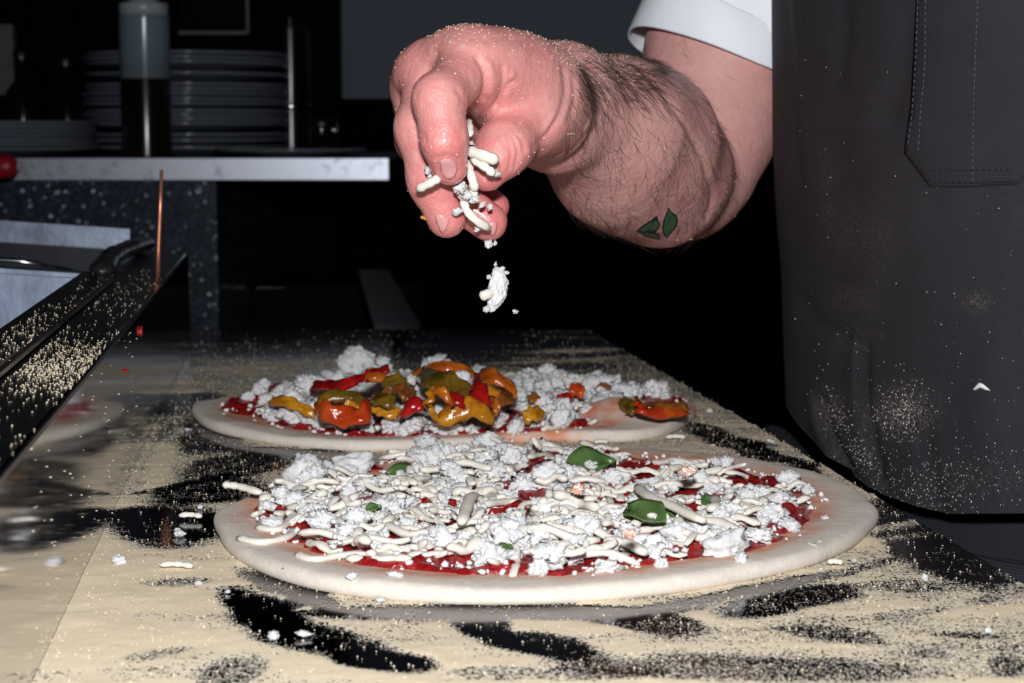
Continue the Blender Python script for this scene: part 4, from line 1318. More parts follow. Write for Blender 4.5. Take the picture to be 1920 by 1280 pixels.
# ---- loose cheese on the worktop and on the dough rims
LOOSE = [
    (357, 972, 22, 8, 's', 'long flat cheese piece on the bare dark patch left of the near pizza'),
    (337, 1002, 11, 9, 'c', 'rounded cheese crumb on the bare dark patch left of the near pizza'),
    (332, 994, 7, 5, 'c', 'tiny cheese crumb tucked behind the rounded one on the dark patch'),
    (376, 951, 6, 5, 'c', 'tiny cheese crumb at the upper edge of the left dark patch'),
    (223, 1056, 15, 13, 'c', 'biggest cheese crumb near the seam at left'),
    (331, 1065, 32, 7, 's', 'long thin cheese piece lying in thick semolina at left'),
    (373, 1094, 7, 6, 'c', 'small cheese crumb below the thin piece at left'),
    (427, 1109, 5, 5, 'c', 'tiny cheese crumb beside the near left rim of the near pizza'),
    (513, 1196, 14, 11, 'c', 'squarish cheese crumb, left of the two in the front dark smear'),
    (570, 1190, 15, 9, 'c', 'flat cheese crumb, right of the two in the front dark smear'),
    (714, 1126, 11, 8, 'c', 'white cheese crumb just before the front rim of the near pizza'),
    (1267, 823, 18, 6, 's', 'curved cheese shred on the worktop right of the far pizza'),
    (1127, 832, 13, 5, 's', 'cheese shred between the two pizzas'),
    (1330, 771, 6, 5, 'c', 'lone cheese crumb beyond the right end of the far pizza'),
    (1446, 828, 9, 5, 'c', 'cheese crumb on the dark patch near the apron'),
    (1336, 834, 5, 3, 'c', 'tiny cheese crumb behind the near pizza'),
    (1735, 1084, 7, 8, 'c', 'cheese crumb on the dusted worktop at far right'),
    (1566, 1059, 14, 6, 's', 'cheese shred below the right rim of the near pizza'),
    (1602, 1051, 6, 5, 'c', 'small cheese crumb right of the shred below the right rim'),
    (1540, 1066, 5, 4, 'c', 'tiny cheese crumb left of the shred below the right rim'),
    (1853, 1183, 8, 7, 'c', 'cheese crumb at the lower right of the worktop'),
    (352, 806, 6, 4, 'c', 'tiny cheese crumb left of the far pizza'),
    (1600, 925, 5, 4, 'c', None), 
]
for px, py, a, b_, kd, lab in LOOSE:
    if lab is None: continue
    p = G(px, py, 0.001); d = (p - CAM).dot(FWD)
    ra, rb_ = a / F * d, b_ / F * d
    if kd == 'c':
        o = obj('cheese_crumb', CRUM[9 + (px % 9)], None, (p.x, p.y, 0.0005 + rb_ * 0.62), (0.1, 0.1, px * 1.7)); o.scale = (ra * 0.85, ra * 0.85, rb_ * 0.9)
    else:
        bend = 0.15 * ra
        pts = spline([Vector((-ra, 0, 0)), Vector((-ra * 0.3, bend, 0.0004)), Vector((ra * 0.4, bend, 0.0003)), Vector((ra, -bend * 0.5, 0))], 10)
        o = obj('cheese_crumb', shred_path_mesh('cheese_crumb', pts, max(0.0032, rb_ * 1.7), MAT['shred'], 0.75), None, (p.x, p.y, 0.0006 + max(0.0032, rb_ * 1.7) * 0.5), (0, 0, random.uniform(-0.2, 0.2)))
    tag(o, lab, 'cheese', 'loose cheese on the worktop')
for px, py, r in ((1546, 970, 13), (1522, 1022, 17), (1500, 1012, 10), (440, 965, 6), (530, 1062, 4), (700, 1058, 5), (1537, 1015, 9), (525, 1014, 9)):
    p = G(px, py, 0.0075); d = (p - CAM).dot(FWD)
    o = obj('rim_crumb', CRUM[9 + px % 9], pz1, p + Vector((0, 0, -0.0002)) - pz1.location, (0, 0, px)); o.scale = (r / F * d * 0.6,) * 2 + (r / F * d * 0.4,)

# ------------------------------------------------------------------ the pizza maker
def surface_nets(vol, org, h):
    s = vol < 0
    sh = np.array(vol.shape) - 1
    cnt = np.zeros(sh, np.int8)
    cor = [(i, j, k) for i in (0, 1) for j in (0, 1) for k in (0, 1)]
    for i, j, k in cor: cnt += s[i:i + sh[0], j:j + sh[1], k:k + sh[2]]
    act = np.argwhere((cnt > 0) & (cnt < 8))
    idx = np.full(sh, -1, np.int64); idx[tuple(act.T)] = np.arange(len(act))
    acc = np.zeros((len(act), 3)); n = np.zeros(len(act))
    for a in cor:
        for ax in range(3):
            if a[ax]: continue
            b = list(a); b[ax] = 1
            v0 = vol[act[:, 0] + a[0], act[:, 1] + a[1], act[:, 2] + a[2]]; v1 = vol[act[:, 0] + b[0], act[:, 1] + b[1], act[:, 2] + b[2]]
            m = (v0 < 0) != (v1 < 0)
            t = np.where(m, v0 / np.where(m, v0 - v1, 1), 0)
            p = np.tile(np.array(a, float), (len(act), 1)); p[:, ax] = t
            acc[m] += p[m]; n[m] += 1
    V = (act + acc / n[:, None]) * h + org
    Fs = []
    for ax in range(3):
        o = [1, 2, 0][ax], [2, 0, 1][ax]
        sl0 = [slice(None)] * 3; sl1 = [slice(None)] * 3
        sl0[ax] = slice(0, -1); sl1[ax] = slice(1, None)
        ch = np.argwhere(s[tuple(sl0)] != s[tuple(sl1)])
        ch = ch[(ch[:, o[0]] > 0) & (ch[:, o[1]] > 0) & (ch[:, o[0]] < vol.shape[o[0]] - 1) & (ch[:, o[1]] < vol.shape[o[1]] - 1)]
        c = []
        for du, dv in ((0, 0), (-1, 0), (-1, -1), (0, -1)):
            e = ch.copy(); e[:, o[0]] += du; e[:, o[1]] += dv
            c.append(idx[tuple(e.T)])
        q = np.stack(c, -1)
        flip = ~s[tuple(ch.T)]
        q[flip] = q[flip][:, ::-1]
        Fs.append(q[(q >= 0).all(1)])
    Fq = np.concatenate(Fs)
    vol_ = np.einsum('ij,ij->', V[Fq[:, 0]] - V.mean(0), np.cross(V[Fq[:, 2]] - V[Fq[:, 0]], V[Fq[:, 3]] - V[Fq[:, 1]]))
    return V, (Fq if vol_ > 0 else Fq[:, ::-1])


def smin(a, b, k):
    h = np.maximum(k - np.abs(a - b), 0) / k
    return np.minimum(a, b) - h * h * k * 0.25


def cone(p, a, b, ra, rb):
    a = np.array(a); b = np.array(b); ab = b - a
    t = np.clip(((p - a) @ ab) / (ab @ ab), 0, 1)
    return np.linalg.norm(p - (a + t[:, None] * ab), axis=1) - (ra + t * (rb - ra))


def ball(p, c, r): return np.linalg.norm(p - np.array(c), axis=1) - r


def mesh_sdf(f, lo, hi, h, block=12):
    """surface of f<0 inside the box lo..hi; f is evaluated only in blocks near the surface"""
    n = np.ceil((np.array(hi) - lo) / h / block).astype(int)
    vol = np.full(tuple(n * block + 1), 1.0, np.float32)
    bi = np.stack(np.meshgrid(*[np.arange(k) for k in n], indexing='ij'), -1).reshape(-1, 3)
    ctr = lo + (bi + 0.5) * block * h
    d = f(ctr)
    vol_b = np.where(d < 0, -1, 1)
    near = np.abs(d) < block * h * 0.5 * 1.75 + 0.02
    for b, s in zip(bi[~near], vol_b[~near]):
        if s < 0:
            x, y, z = b * block; vol[x:x + block + 1, y:y + block + 1, z:z + block + 1] = -1
    g = np.stack(np.meshgrid(*[np.arange(block + 1)] * 3, indexing='ij'), -1).reshape(-1, 3)
    nb = bi[near]
    for c0 in range(0, len(nb), 300):
        bb = nb[c0:c0 + 300]
        ii = (bb[:, None, :] * block + g[None]).reshape(-1, 3)
        vol[tuple(ii.T)] = f(lo + ii * h)
    return surface_nets(vol, np.array(lo), h)


mm = 0.001
J = dict(
    i0=P(890, 122, .848), i1=P(823, 187, .816), i2=P(832, 262, .814), i3=P(842, 311, .821),
    m0=P(806, 138, .868), m1=P(786, 240, .842), m2=P(807, 338, .844), m3=P(838, 409, .850),
    r0=P(782, 165, .888), r1=P(785, 262, .868), r2=P(846, 362, .860), r3=P(916, 416, .860),
    p0=P(784, 198, .910), p1=P(806, 282, .902), p2=P(868, 345, .892), p3=P(924, 388, .886),
    t0=P(1022, 216, .905), t1=P(990, 222, .876), t2=P(946, 276, .852), t3=P(913, 321, .844),
    w1=P(1056, 172, .940), w2=P(1040, 240, .935),
    f1=P(1150, 250, 1.00), f2=P(1195, 272, 1.045), f3=P(1245, 322, 1.085), el=P(1285, 352, 1.115),
    u0=P(1325, 215, 1.145), u1=P(1352, 90, 1.150), u2=P(1400, -60, 1.150))


def body_sdf(p):
    c = lambda a, b, ra, rb: cone(p, J[a], J[b], ra * mm, rb * mm)
    # wrist and forearm
    d = c('w1', 'f1', 20, 32); d = smin(d, c('w2', 'f1', 21, 33), .02)
    d = smin(d, c('f1', 'f2', 32, 44), .03); d = smin(d, c('f2', 'f3', 44.5, 40), .02); d = smin(d, c('f3', 'el', 40, 30), .015)
    d = smin(d, cone(p, J['w1'], P(1175, 222, 1.01), 19 * mm, 25 * mm), .02)
    d = smin(d, cone(p, P(1140, 335, 1.02), P(1235, 382, 1.07), 22 * mm, 17 * mm), .03)
    u = c('el', 'u0', 33, 42); u = smin(u, c('u0', 'u1', 42, 45), .02); u = smin(u, c('u1', 'u2', 45, 46), .02)
    u = smin(u, cone(p, P(1375, 200, 1.15), P(1330, 330, 1.13), 26 * mm, 24 * mm), .025)
    d = smin(d, u, .006)
    # back of the hand and ball of the thumb
    h = c('w1', 'i0', 20, 14); h = smin(h, c('w1', 'm0', 20, 14), .016); h = smin(h, c('w2', 'r0', 19, 13), .016); h = smin(h, c('w2', 'p0', 17, 12), .016)
    h = smin(h, cone(p, P(848, 104, .856), P(796, 136, .872), 12.5 * mm, 12.5 * mm), .012)
    h = smin(h, cone(p, P(960, 150, .872), J['i0'], 20 * mm, 14 * mm), .016)
    h = smin(h, cone(p, P(1005, 175, .890), P(930, 135, .860), 24 * mm, 15 * mm), .018)
    h = smin(h, c('t0', 't1', 21, 16), .014)
    h = smin(h, cone(p, J['t1'], P(925, 155, .865), 15 * mm, 12 * mm), .012)
    base = smin(d, h, .012)
    base = smin(base, c('t0', 't1', 20, 16), .01)

    def finger(n, r0, r1, r2, r3):
        f = c(n + '0', n + '1', r0, r1 - .3); f = smin(f, c(n + '1', n + '2', r1, r2), .007); f = smin(f, c(n + '2', n + '3', r2, r3), .006)
        return f
    out = smin(base, finger('i', 13.2, 11.5, 10.6, 9.2), .007)
    for n, rs in (('m', (12.6, 11.0, 10.4, 9.4)), ('r', (12.0, 10.6, 10.2, 9.4)), ('p', (11.0, 9.4, 8.8, 8.2))):
        out = np.minimum(out, smin(base, finger(n, *rs), .007))
    th = c('t1', 't2', 16.0, 12.6); th = smin(th, c('t2', 't3', 12.4, 9.6), .010)
    out = np.minimum(out, smin(base, th, .006))
    return out


allj = np.array([j[:] for j in J.values()])
lo = allj.min(0) - 0.055; hi = allj.max(0) + 0.055
hi[2] = J['u2'].z
SV, SF_ = mesh_sdf(body_sdf, lo, hi, 0.00115)


def vnormals(V, Fq):
    fn = np.cross(V[Fq[:, 2]] - V[Fq[:, 0]], V[Fq[:, 3]] - V[Fq[:, 1]])
    N = np.zeros_like(V)
    for k in range(4): np.add.at(N, Fq[:, k], fn)
    return N / np.maximum(np.linalg.norm(N, axis=1, keepdims=True), 1e-12)


def relax(V, Fq, it, w=0.5):
    e = np.concatenate([Fq[:, [0, 1]], Fq[:, [1, 2]], Fq[:, [2, 3]], Fq[:, [3, 0]]])
    deg = np.bincount(e[:, 0], minlength=len(V)) + np.bincount(e[:, 1], minlength=len(V))
    for _ in range(it):
        S = np.stack([np.bincount(e[:, 0], V[e[:, 1], k], len(V)) + np.bincount(e[:, 1], V[e[:, 0], k], len(V)) for k in range(3)], -1)
        V = V * (1 - w) + w * S / np.maximum(deg, 1)[:, None]
    return V


SV = relax(SV, SF_, 3)
SN = vnormals(SV, SF_)
view = SV - np.array([0, 0, H]); view /= np.linalg.norm(view, axis=1, keepdims=True)
SPX, SPY = proj(SV)
SD = SV[:, 1]
facing = np.clip(-(SN * view).sum(1) * 3, 0, 1)

# creases of the joints and of the thumb, veins and tendons: carved into / raised from the skin
CREASE = [  # polyline (px), depth range, amount (negative goes in), width in px
    ([(795, 196), (830, 184), (862, 194)], (.78, .85), -.5, 4), ([(790, 206), (825, 196), (868, 210)], (.78, .85), -.35, 4), ([(870, 196), (862, 178), (855, 168)], (.78, .87), -.5, 5),
    ([(822, 262), (850, 258), (868, 262)], (.78, .85), -.35, 4),
    ([(945, 236), (965, 262), (972, 290), (965, 315)], (.80, .90), -.55, 3), ([(935, 236), (952, 258), (960, 285), (955, 318)], (.80, .90), -.5, 3), ([(952, 232), (978, 262), (984, 285)], (.80, .90), -.4, 3), ([(924, 240), (942, 260), (950, 280)], (.80, .9), -.35, 3),
    ([(893, 232), (925, 205), (940, 186), (960, 155)], (.80, .90), -1.2, 6), ([(930, 200), (938, 175), (945, 150), (942, 125)], (.80, .92), -.7, 5), ([(948, 180), (958, 160), (962, 140)], (.80, .92), .6, 5),
    ([(905, 185), (912, 160), (908, 130), (895, 108)], (.80, .9), -1.3, 6), ([(920, 175), (926, 150), (920, 120)], (.80, .9), .5, 6),
    ([(1058, 130), (1062, 170), (1052, 210), (1030, 245), (1000, 275)], (.84, .97), -0.8, 6), ([(1040, 215), (1020, 250), (990, 285)], (.84, .97), .5, 6), ([(1075, 150), (1078, 190), (1066, 225)], (.86, 1.0), -.5, 6),
    ([(760, 250), (780, 246), (796, 252)], (.80, .87), -.5, 4), ([(762, 262), (782, 257), (798, 264)], (.80, .87), -.4, 4), ([(778, 332), (800, 326), (815, 332)], (.80, .88), -.35, 4),
    ([(818, 100), (806, 125), (792, 150)], (.82, .90), -.9, 8), ([(850, 80), (900, 88), (980, 95)], (.82, .95), .5, 12),
    ([(1105, 230), (1060, 260), (1040, 300)], (.9, 1.05), .6, 10), ([(1110, 250), (1075, 280), (1060, 310)], (.9, 1.05), -.5, 9), ([(1150, 160), (1170, 210), (1160, 260)], (.9, 1.08), .7, 14),
    ([(1190, 118), (1235, 165), (1280, 225), (1318, 300), (1335, 370), (1325, 410)], (.9, 1.2), -1.0, 6),
    ([(810, 298), (838, 292), (864, 300)], (.78, .86), -.25, 4),
]
disp = np.zeros(len(SV))
for pl, (d0, d1), amt, wd in CREASE:
    pl = [tuple(v) for v in spline([Vector((x, y, 0)) for x, y in pl], 24)]
    best = np.full(len(SV), 1e9)
    m = (SD > d0) & (SD < d1) & (facing > 0)
    px, py = SPX[m], SPY[m]
    bb = np.full(m.sum(), 1e9)
    for (x0, y0, _), (x1, y1, _) in zip(pl[:-1], pl[1:]):
        vx, vy = x1 - x0, y1 - y0; L2 = vx * vx + vy * vy + 1e-9
        t = np.clip(((px - x0) * vx + (py - y0) * vy) / L2, 0, 1)
        bb = np.minimum(bb, np.hypot(px - x0 - t * vx, py - y0 - t * vy))
    disp[m] += amt * mm * 1.35 * np.exp(-(bb / max(wd, 4.0)) ** 2) * facing[m]
disp += 0.0004 * fbm(SV * 90, 3) + 0.0006 * fbm(SV * 28 + 4, 2)
SV = SV + SN * disp[:, None]
SN = vnormals(SV, SF_)


def near(pts, r):
    k = np.zeros(len(SV))
    for q, s in pts: k = np.maximum(k, s * np.exp(-(np.linalg.norm(SV - np.array(q), axis=1) / r) ** 2))
    return k


handw = np.clip(1 - (SPX - 1020) / 90, 0, 1)
red = 0.42 * handw + 0.10 + 0.18 * fbm(SV * 40, 3)
red = np.maximum(red, near([(J['i3'], 1.0), (J['m3'], 1.0), (J['r3'], 1.1), (J['p3'], 1.1), (J['t3'], 1.0), (P(836, 285, .805), .9), (P(815, 365, .83), .9), (P(880, 390, .845), 1.0)], 0.024))
red = np.maximum(red, near([(J['i0'], .75), (J['m0'], .7), (J['i1'], .6), (J['m1'], .6), (P(900, 130, .85), .8), (P(1010, 150, .88), .75)], 0.02))
red = np.clip(red, 0, 1)

pc = Vector((0.40, 1.06, FZ))
person = empty('person', pc, 'person in a charcoal apron and white rolled sleeves sprinkling cheese over the pizzas', 'person')
me = mesh_np('arm_and_hand', SV, SF_, MAT['skin'])
a = me.attributes.new('redness', 'FLOAT', 'POINT'); a.data.foreach_set('value', red.astype(np.float32))
obj('arm_and_hand', me, person, world=True)
SKIN_T = BVHTree.FromPolygons([Vector(v) for v in SV], [tuple(int(i) for i in q) for q in SF_])


def hit(tree, px, py):
    r = ray(px, py)
    h = tree.ray_cast(CAM, r.normalized())
    return (h[0], h[1]) if h[0] is not None else (None, None)


def patch(name, tree, poly, off, mats, parent, step, rise=0.0, inner=None, thick=None, maxd=None):
    """a sheet that follows the surface under it: polygon given where it lies in the photograph, laid onto the surface along its normals"""
    poly = [Vector((x, y)) for x, y in poly]
    dense = []
    for i, a in enumerate(poly):
        b = poly[(i + 1) % len(poly)]; k = max(1, int((b - a).length / step + 0.5))
        dense += [a.lerp(b, j / k) for j in range(k)]
    xs = [p.x for p in poly]; ys = [p.y for p in poly]
    pts = list(dense)
    y = min(ys)
    tup = [(p.x, p.y) for p in dense]
    gx_, gy_ = np.meshgrid(np.arange(min(xs), max(xs), step), np.arange(min(ys), max(ys), step))
    g = np.c_[gx_.ravel(), gy_.ravel()]
    ins = in_poly(g[:, 0], g[:, 1], tup)
    dpoly = np.array(tup)
    for q in g[ins]:
        if np.min(np.hypot(*(dpoly - q).T)) > step * 0.5: pts.append(Vector(q))
    n = len(dense)
    res = delaunay_2d_cdt(pts, [], [list(range(n))], 1, 1e-5)
    v2, fc = res[0], res[2]
    v3 = []; ok = []
    for q in v2:
        h, nn = hit(tree, q.x, q.y)
        if h is None: v3.append(Vector((0, 0, 0))); ok.append(False); continue
        if nn.dot(h - CAM) > 0: nn = -nn
        e = min(1.0, float(np.min(np.hypot(dpoly[:, 0] - q.x, dpoly[:, 1] - q.y))) / (step * 2.0))
        v3.append(h + nn * (off + rise * math.sin(e * math.pi / 2))); ok.append(True)
    fs_ = [f for f in fc if all(ok[i] for i in f)]
    b = MB(); b.add(v3, fs_)
    me = mesh_np(name, b.v, b.f, mats if not isinstance(mats, list) else None, True)
    bm = bmesh.new(); bm.from_mesh(me)
    bmesh.ops.delete(bm, geom=[v for v in bm.verts if not v.link_faces], context='VERTS')
    for f in bm.faces:
        if f.normal.dot(f.calc_center_median() - CAM) > 0: f.normal_flip()
    if thick:
        bd = [e for e in bm.edges if e.is_boundary]
        r = bmesh.ops.extrude_edge_only(bm, edges=bd)
        for v in [x for x in r['geom'] if isinstance(x, bmesh.types.BMVert)]:
            h = tree.find_nearest(v.co); nn = h[1]
            if nn.dot(h[0] - CAM) > 0: nn = -nn
            v.co = h[0] - nn * thick
    bm.to_mesh(me); bm.free()
    me.polygons.foreach_set('use_smooth', np.full(len(me.polygons), True))
    return obj(name, me, parent, world=True)


for poly in ([(824, 302), (833, 297), (845, 298), (855, 305), (858, 318), (854, 330), (845, 337), (835, 335), (827, 324)],
             [(815, 404), (823, 401), (833, 403), (841, 410), (842, 416), (837, 430), (830, 439), (824, 432), (817, 416)],
             [(914, 418), (923, 413), (932, 416), (932, 428), (928, 440), (922, 443), (917, 433)],
             [(927, 300), (934, 298), (938, 310), (936, 324), (930, 332), (926, 318)]):
    patch('fingernail', SKIN_T, poly, 0.0001, MAT['nail'], person, 3.0, 0.0006, thick=0.0006)

# the two green leaves of the tattoo, outlined
TL1 = [(1192, 433), (1205, 422), (1222, 411), (1231, 404), (1234, 411), (1238, 421), (1233, 431), (1229, 436), (1235, 437), (1238, 449), (1228, 448), (1210, 443)]
TL2 = [(1253, 388), (1259, 397), (1268, 403), (1271, 411), (1270, 421), (1264, 431), (1256, 440), (1251, 447), (1244, 441), (1241, 428), (1243, 414), (1248, 402)]
tat = patch('tattoo', SKIN_T, TL1, 0.00012, MAT['tat_line'], person, 3.0); tat['label'] = 'left leaf of a green leaf tattoo near the elbow'
tat2 = patch('tattoo', SKIN_T, TL2, 0.00012, MAT['tat_line'], person, 3.0); tat2['label'] = 'right leaf of a green leaf tattoo near the elbow'


def shrink(poly, k):
    cx_ = sum(p[0] for p in poly) / len(poly); cy_ = sum(p[1] for p in poly) / len(poly)
    out = []
    for x, y in poly:
        d = math.hypot(x - cx_, y - cy_); f = max(0.2, (d - k) / d); out.append((cx_ + (x - cx_) * f, cy_ + (y - cy_) * f))
    return out


patch('leaf_fill', SKIN_T, [(1198, 432), (1209, 423), (1224, 414), (1218, 428), (1210, 433)], 0.00024, MAT['tat_green'], tat, 2.5)
patch('leaf_fill', SKIN_T, [(1227, 413), (1232, 414), (1235, 422), (1229, 431), (1216, 433), (1221, 425)], 0.00024, MAT['tat_green'], tat, 2.5)
patch('leaf_fill', SKIN_T, [(1200, 436), (1228, 438), (1233, 441), (1234, 446), (1222, 444)], 0.00024, MAT['tat_green'], tat, 2.5)
patch('leaf_fill', SKIN_T, shrink(TL2, 3.2), 0.00024, MAT['tat_green'], tat2, 2.5)

# arm hair
hb_ = MB()
fore = np.where((SPX > 1060) & (SPX < 1420) & (SD < 1.19) & (SPY > 60))[0]
axis = (J['f3'] - J['w1']).normalized()
wdens = 2.2 * np.exp(-((SPY[fore] - 150) / 38) ** 2) * (SPX[fore] < 1240) * (SPX[fore] > 1080) + 0.02 + (0.13 + 0.35 * np.exp(-((SPY[fore] - 420) / 40) ** 2)) * (SD[fore] < 1.10) * (1 - 0.8 * np.exp(-((SPX[fore] - 1235) / 45) ** 2 - ((SPY[fore] - 425) / 35) ** 2))
sel = rng.choice(fore, 3500, replace=False, p=wdens / wdens.sum())
for i in sel:
    p = Vector(SV[i]); n = Vector(SN[i])
    d = axis * random.uniform(0.4, 1.0) + Vector((0, 0, -0.5)) + Vector((random.uniform(-1, 1), random.uniform(-1, 1), random.uniform(-0.7, 0.7))) * 0.5
    d = (d - n * d.dot(n)).normalized()
    L = random.uniform(0.007, 0.016); k = random.uniform(-0.5, 0.5)
    side = n.cross(d)
    pts = [p - n * 0.0003 + (d + side * k * s) * (L * s) + n * (L * 0.26 * s * (1 - 0.35 * s)) for s in (0, 0.35, 0.7, 1)]
    hb_.tube(pts, [0.000085, 0.00008, 0.00006, 0.00003], 3, caps=False)
hm = mesh_np('arm_hair', hb_.v, np.array(hb_.f), MAT['hair'])
tag(obj('arm_hair', hm, person, world=True), kind='stuff')
# grains stuck on the skin
wd_ = np.clip(1.4 * np.exp(-((SPY - 70 - np.maximum(0, SPX - 1000) * 0.35) / 40) ** 2) * (SPX > 800) * (SPX < 1200), 0, 2) + 0.12 * (SPX < 1080) + 0.02
sel = rng.choice(len(SV), 1300, replace=False, p=wd_ / wd_.sum())
tag(grains('semolina_on_skin', SV[sel] + SN[sel] * 0.0002, 0.00036, MAT['grain'], person), kind='stuff')

# ---- clothes
PLAN = [(0.30, 1.26), (0.215, 1.20), (0.1835, 1.145), (0.1755, 1.085), (0.1935, 1.00), (0.222, 0.925), (0.268, 0.872), (0.34, 0.838), (0.44, 0.85), (0.54, 0.91), (0.60, 1.02), (0.60, 1.15)]
NU, NV = 150, 150
plan = spline([(x, y, 0) for x, y in PLAN], NU)


def hem_z(u):     # height of the hem along the apron
    x = plan[min(NU - 1, int(u * (NU - 1)))]
    return float(np.interp(x.y if x.x < 0.34 else 0.83, [0.83, 0.872, 0.915, 0.96, 1.0, 1.04, 1.085, 1.145], [0.002, -0.003, -0.013, -0.012, -0.006, 0.002, 0.010, 0.02]))


AT = 0.56
AV = np.zeros((NU, NV, 3))
for i in range(NU):
    u = i / (NU - 1)
    t = (plan[min(i + 1, NU - 1)] - plan[max(i - 1, 0)]).normalized(); nn = Vector((-t.y, t.x, 0))
    if nn.dot(Vector((0.4, 1.06, 0)) - plan[i]) > 0: nn = -nn
    hz = hem_z(u)
    for j in range(NV):
        s = j / (NV - 1); z = hz + (AT - hz) * s ** 1.15
        p = plan[i].copy()
        # the edge leans to the left upwards, the belly swells slightly
        p.x += -0.030 * max(0, (z - 0.10)) / 0.2 * math.exp(-max(0, p.x - 0.18) / 0.06) * 0.5
        p += nn * (0.006 * math.sin(math.pi * min(1, max(0, z / 0.3))) )
        AV[i, j] = (p.x, p.y, z)
flat = AV.reshape(-1, 3)
apx, apy = proj(flat)
folds = np.zeros(len(flat))
for pl, amt, wd in (([(1575, -40), (1580, 60), (1566, 160)], -3.0, 16), ([(1700, -20), (1690, 110), (1665, 220)], -3.5, 26), ([(1622, 640), (1622, 740), (1634, 820), (1655, 915)], -6.0, 5), ([(1608, 620), (1606, 740), (1620, 830), (1640, 915)], 2.0, 16),
                    ([(1538, 745), (1552, 800), (1575, 850), (1592, 880)], -5.0, 8), ([(1528, 745), (1538, 800), (1560, 850)], 3.0, 14), ([(1500, 560), (1530, 600), (1600, 640)], -2.0, 14), ([(1470, 0), (1482, 160), (1494, 330)], -2.0, 9), ([(1488, -20), (1500, 160), (1508, 330)], 1.2, 10),
                    ([(1730, 820), (1742, 900), (1760, 965)], -3.0, 14), ([(1880, 640), (1850, 740), (1860, 860)], 2.5, 40), ([(1620, 250), (1640, 420), (1620, 560)], 2.0, 40)):
    pl = spline([Vector((x, y, 0)) for x, y in pl], 16)
    bb = np.full(len(flat), 1e9)
    for a_, b2 in zip(pl[:-1], pl[1:]):
        vx, vy = b2.x - a_.x, b2.y - a_.y
        t = np.clip(((apx - a_.x) * vx + (apy - a_.y) * vy) / (vx * vx + vy * vy + 1e-9), 0, 1)
        bb = np.minimum(bb, np.hypot(apx - a_.x - t * vx, apy - a_.y - t * vy))
    folds += amt * mm * np.exp(-(bb / wd) ** 2)
folds += 0.0018 * fbm(flat * np.array([14, 14, 6]) + 2, 3)
idx = np.arange(NU * NV).reshape(NU, NV)
AQ = np.stack([idx[:-1, :-1], idx[1:, :-1], idx[1:, 1:], idx[:-1, 1:]], -1).reshape(-1, 4)
AN = vnormals(flat, AQ)
if (AN[:, 1].mean() > 0): AN = -AN; AQ = AQ[:, ::-1]
front = flat + AN * folds[:, None]
backv = front - AN * 0.0016
n = len(front)
rim = np.concatenate([idx[:, 0], idx[-1, 1:], idx[-2::-1, -1], idx[0, -2:0:-1]])
rq = np.stack([rim, np.roll(rim, -1), np.roll(rim, -1) + n, rim + n], -1)
am = mesh_np('apron', np.concatenate([front, backv]), np.concatenate([AQ, AQ[:, ::-1] + n, rq]), MAT['apron'])
dust = np.zeros(2 * n)
for cx_, cy_, a_, b2, s in ((1690, 775, 50, 40, 0.95), (1560, 770, 24, 34, 0.8), (1600, 850, 40, 50, 0.35), (1550, 330, 20, 50, 0.25), (1555, 400, 16, 30, 0.3), (1610, 440, 60, 60, 0.22), (1830, 565, 20, 16, 0.5), (1600, 560, 40, 30, 0.25), (1600, 640, 40, 30, 0.18), (1850, 900, 160, 40, 0.15)):
    dust[:n] = np.maximum(dust[:n], 0.6 * s * np.exp(-((apx - cx_) / a_) ** 2 - ((apy - cy_) / b2) ** 2))
at = am.attributes.new('dust', 'FLOAT', 'POINT'); at.data.foreach_set('value', dust.astype(np.float32))
apron = obj('apron', am, person, world=True)
apron['label'] = 'charcoal canvas apron with a stitched pocket and flour marks'
AP_T = BVHTree.FromPolygons([Vector(v) for v in front], [tuple(int(i) for i in q) for q in AQ])
pock = patch('pocket', AP_T, [(1724, -130), (1719, 0), (1715, 100), (1708, 200), (1696, 286), (1745, 351), (1830, 350), (1908, 346), (1962, 296), (1972, 200), (1978, 0), (1980, -130)], 0.0008, MAT['apron'], apron, 14, 0.0011, thick=0.0003)
PK_T = BVHTree.FromPolygons([Vector(v.co) + person.matrix_world.translation * 0 for v in pock.data.vertices], [tuple(p.vertices) for p in pock.data.polygons])


def stitches(name, pl, dash, gap, mat, parent, tree, r=0.00035):
    b = MB()
    pts = spline([Vector((x, y, 0)) for x, y in pl], max(60, len(pl) * 20)) if len(pl) > 2 else spline([Vector((*pl[0], 0)), Vector((*pl[1], 0))], 60)
    s = [0]
    for a_, b2 in zip(pts[:-1], pts[1:]): s.append(s[-1] + (b2 - a_).length)
    d = 0
    while d + dash < s[-1]:
        ends = []
        for q in (d, d + dash * 0.5, d + dash):
            i = min(len(s) - 2, max(0, int(np.searchsorted(s, q) - 1))); t = (q - s[i]) / max(1e-6, s[i + 1] - s[i])
            w = pts[i].lerp(pts[i + 1], t)
            h, nn = hit(tree, w.x, w.y)
            if h is None: break
            if nn.dot(h - CAM) > 0: nn = -nn
            ends.append(h + nn * 0.0003)
        if len(ends) == 3: b.tube(ends, r, 4)
        d += dash + gap
    return obj(name, mesh_np(name, b.v, b.f, mat), parent, world=True)


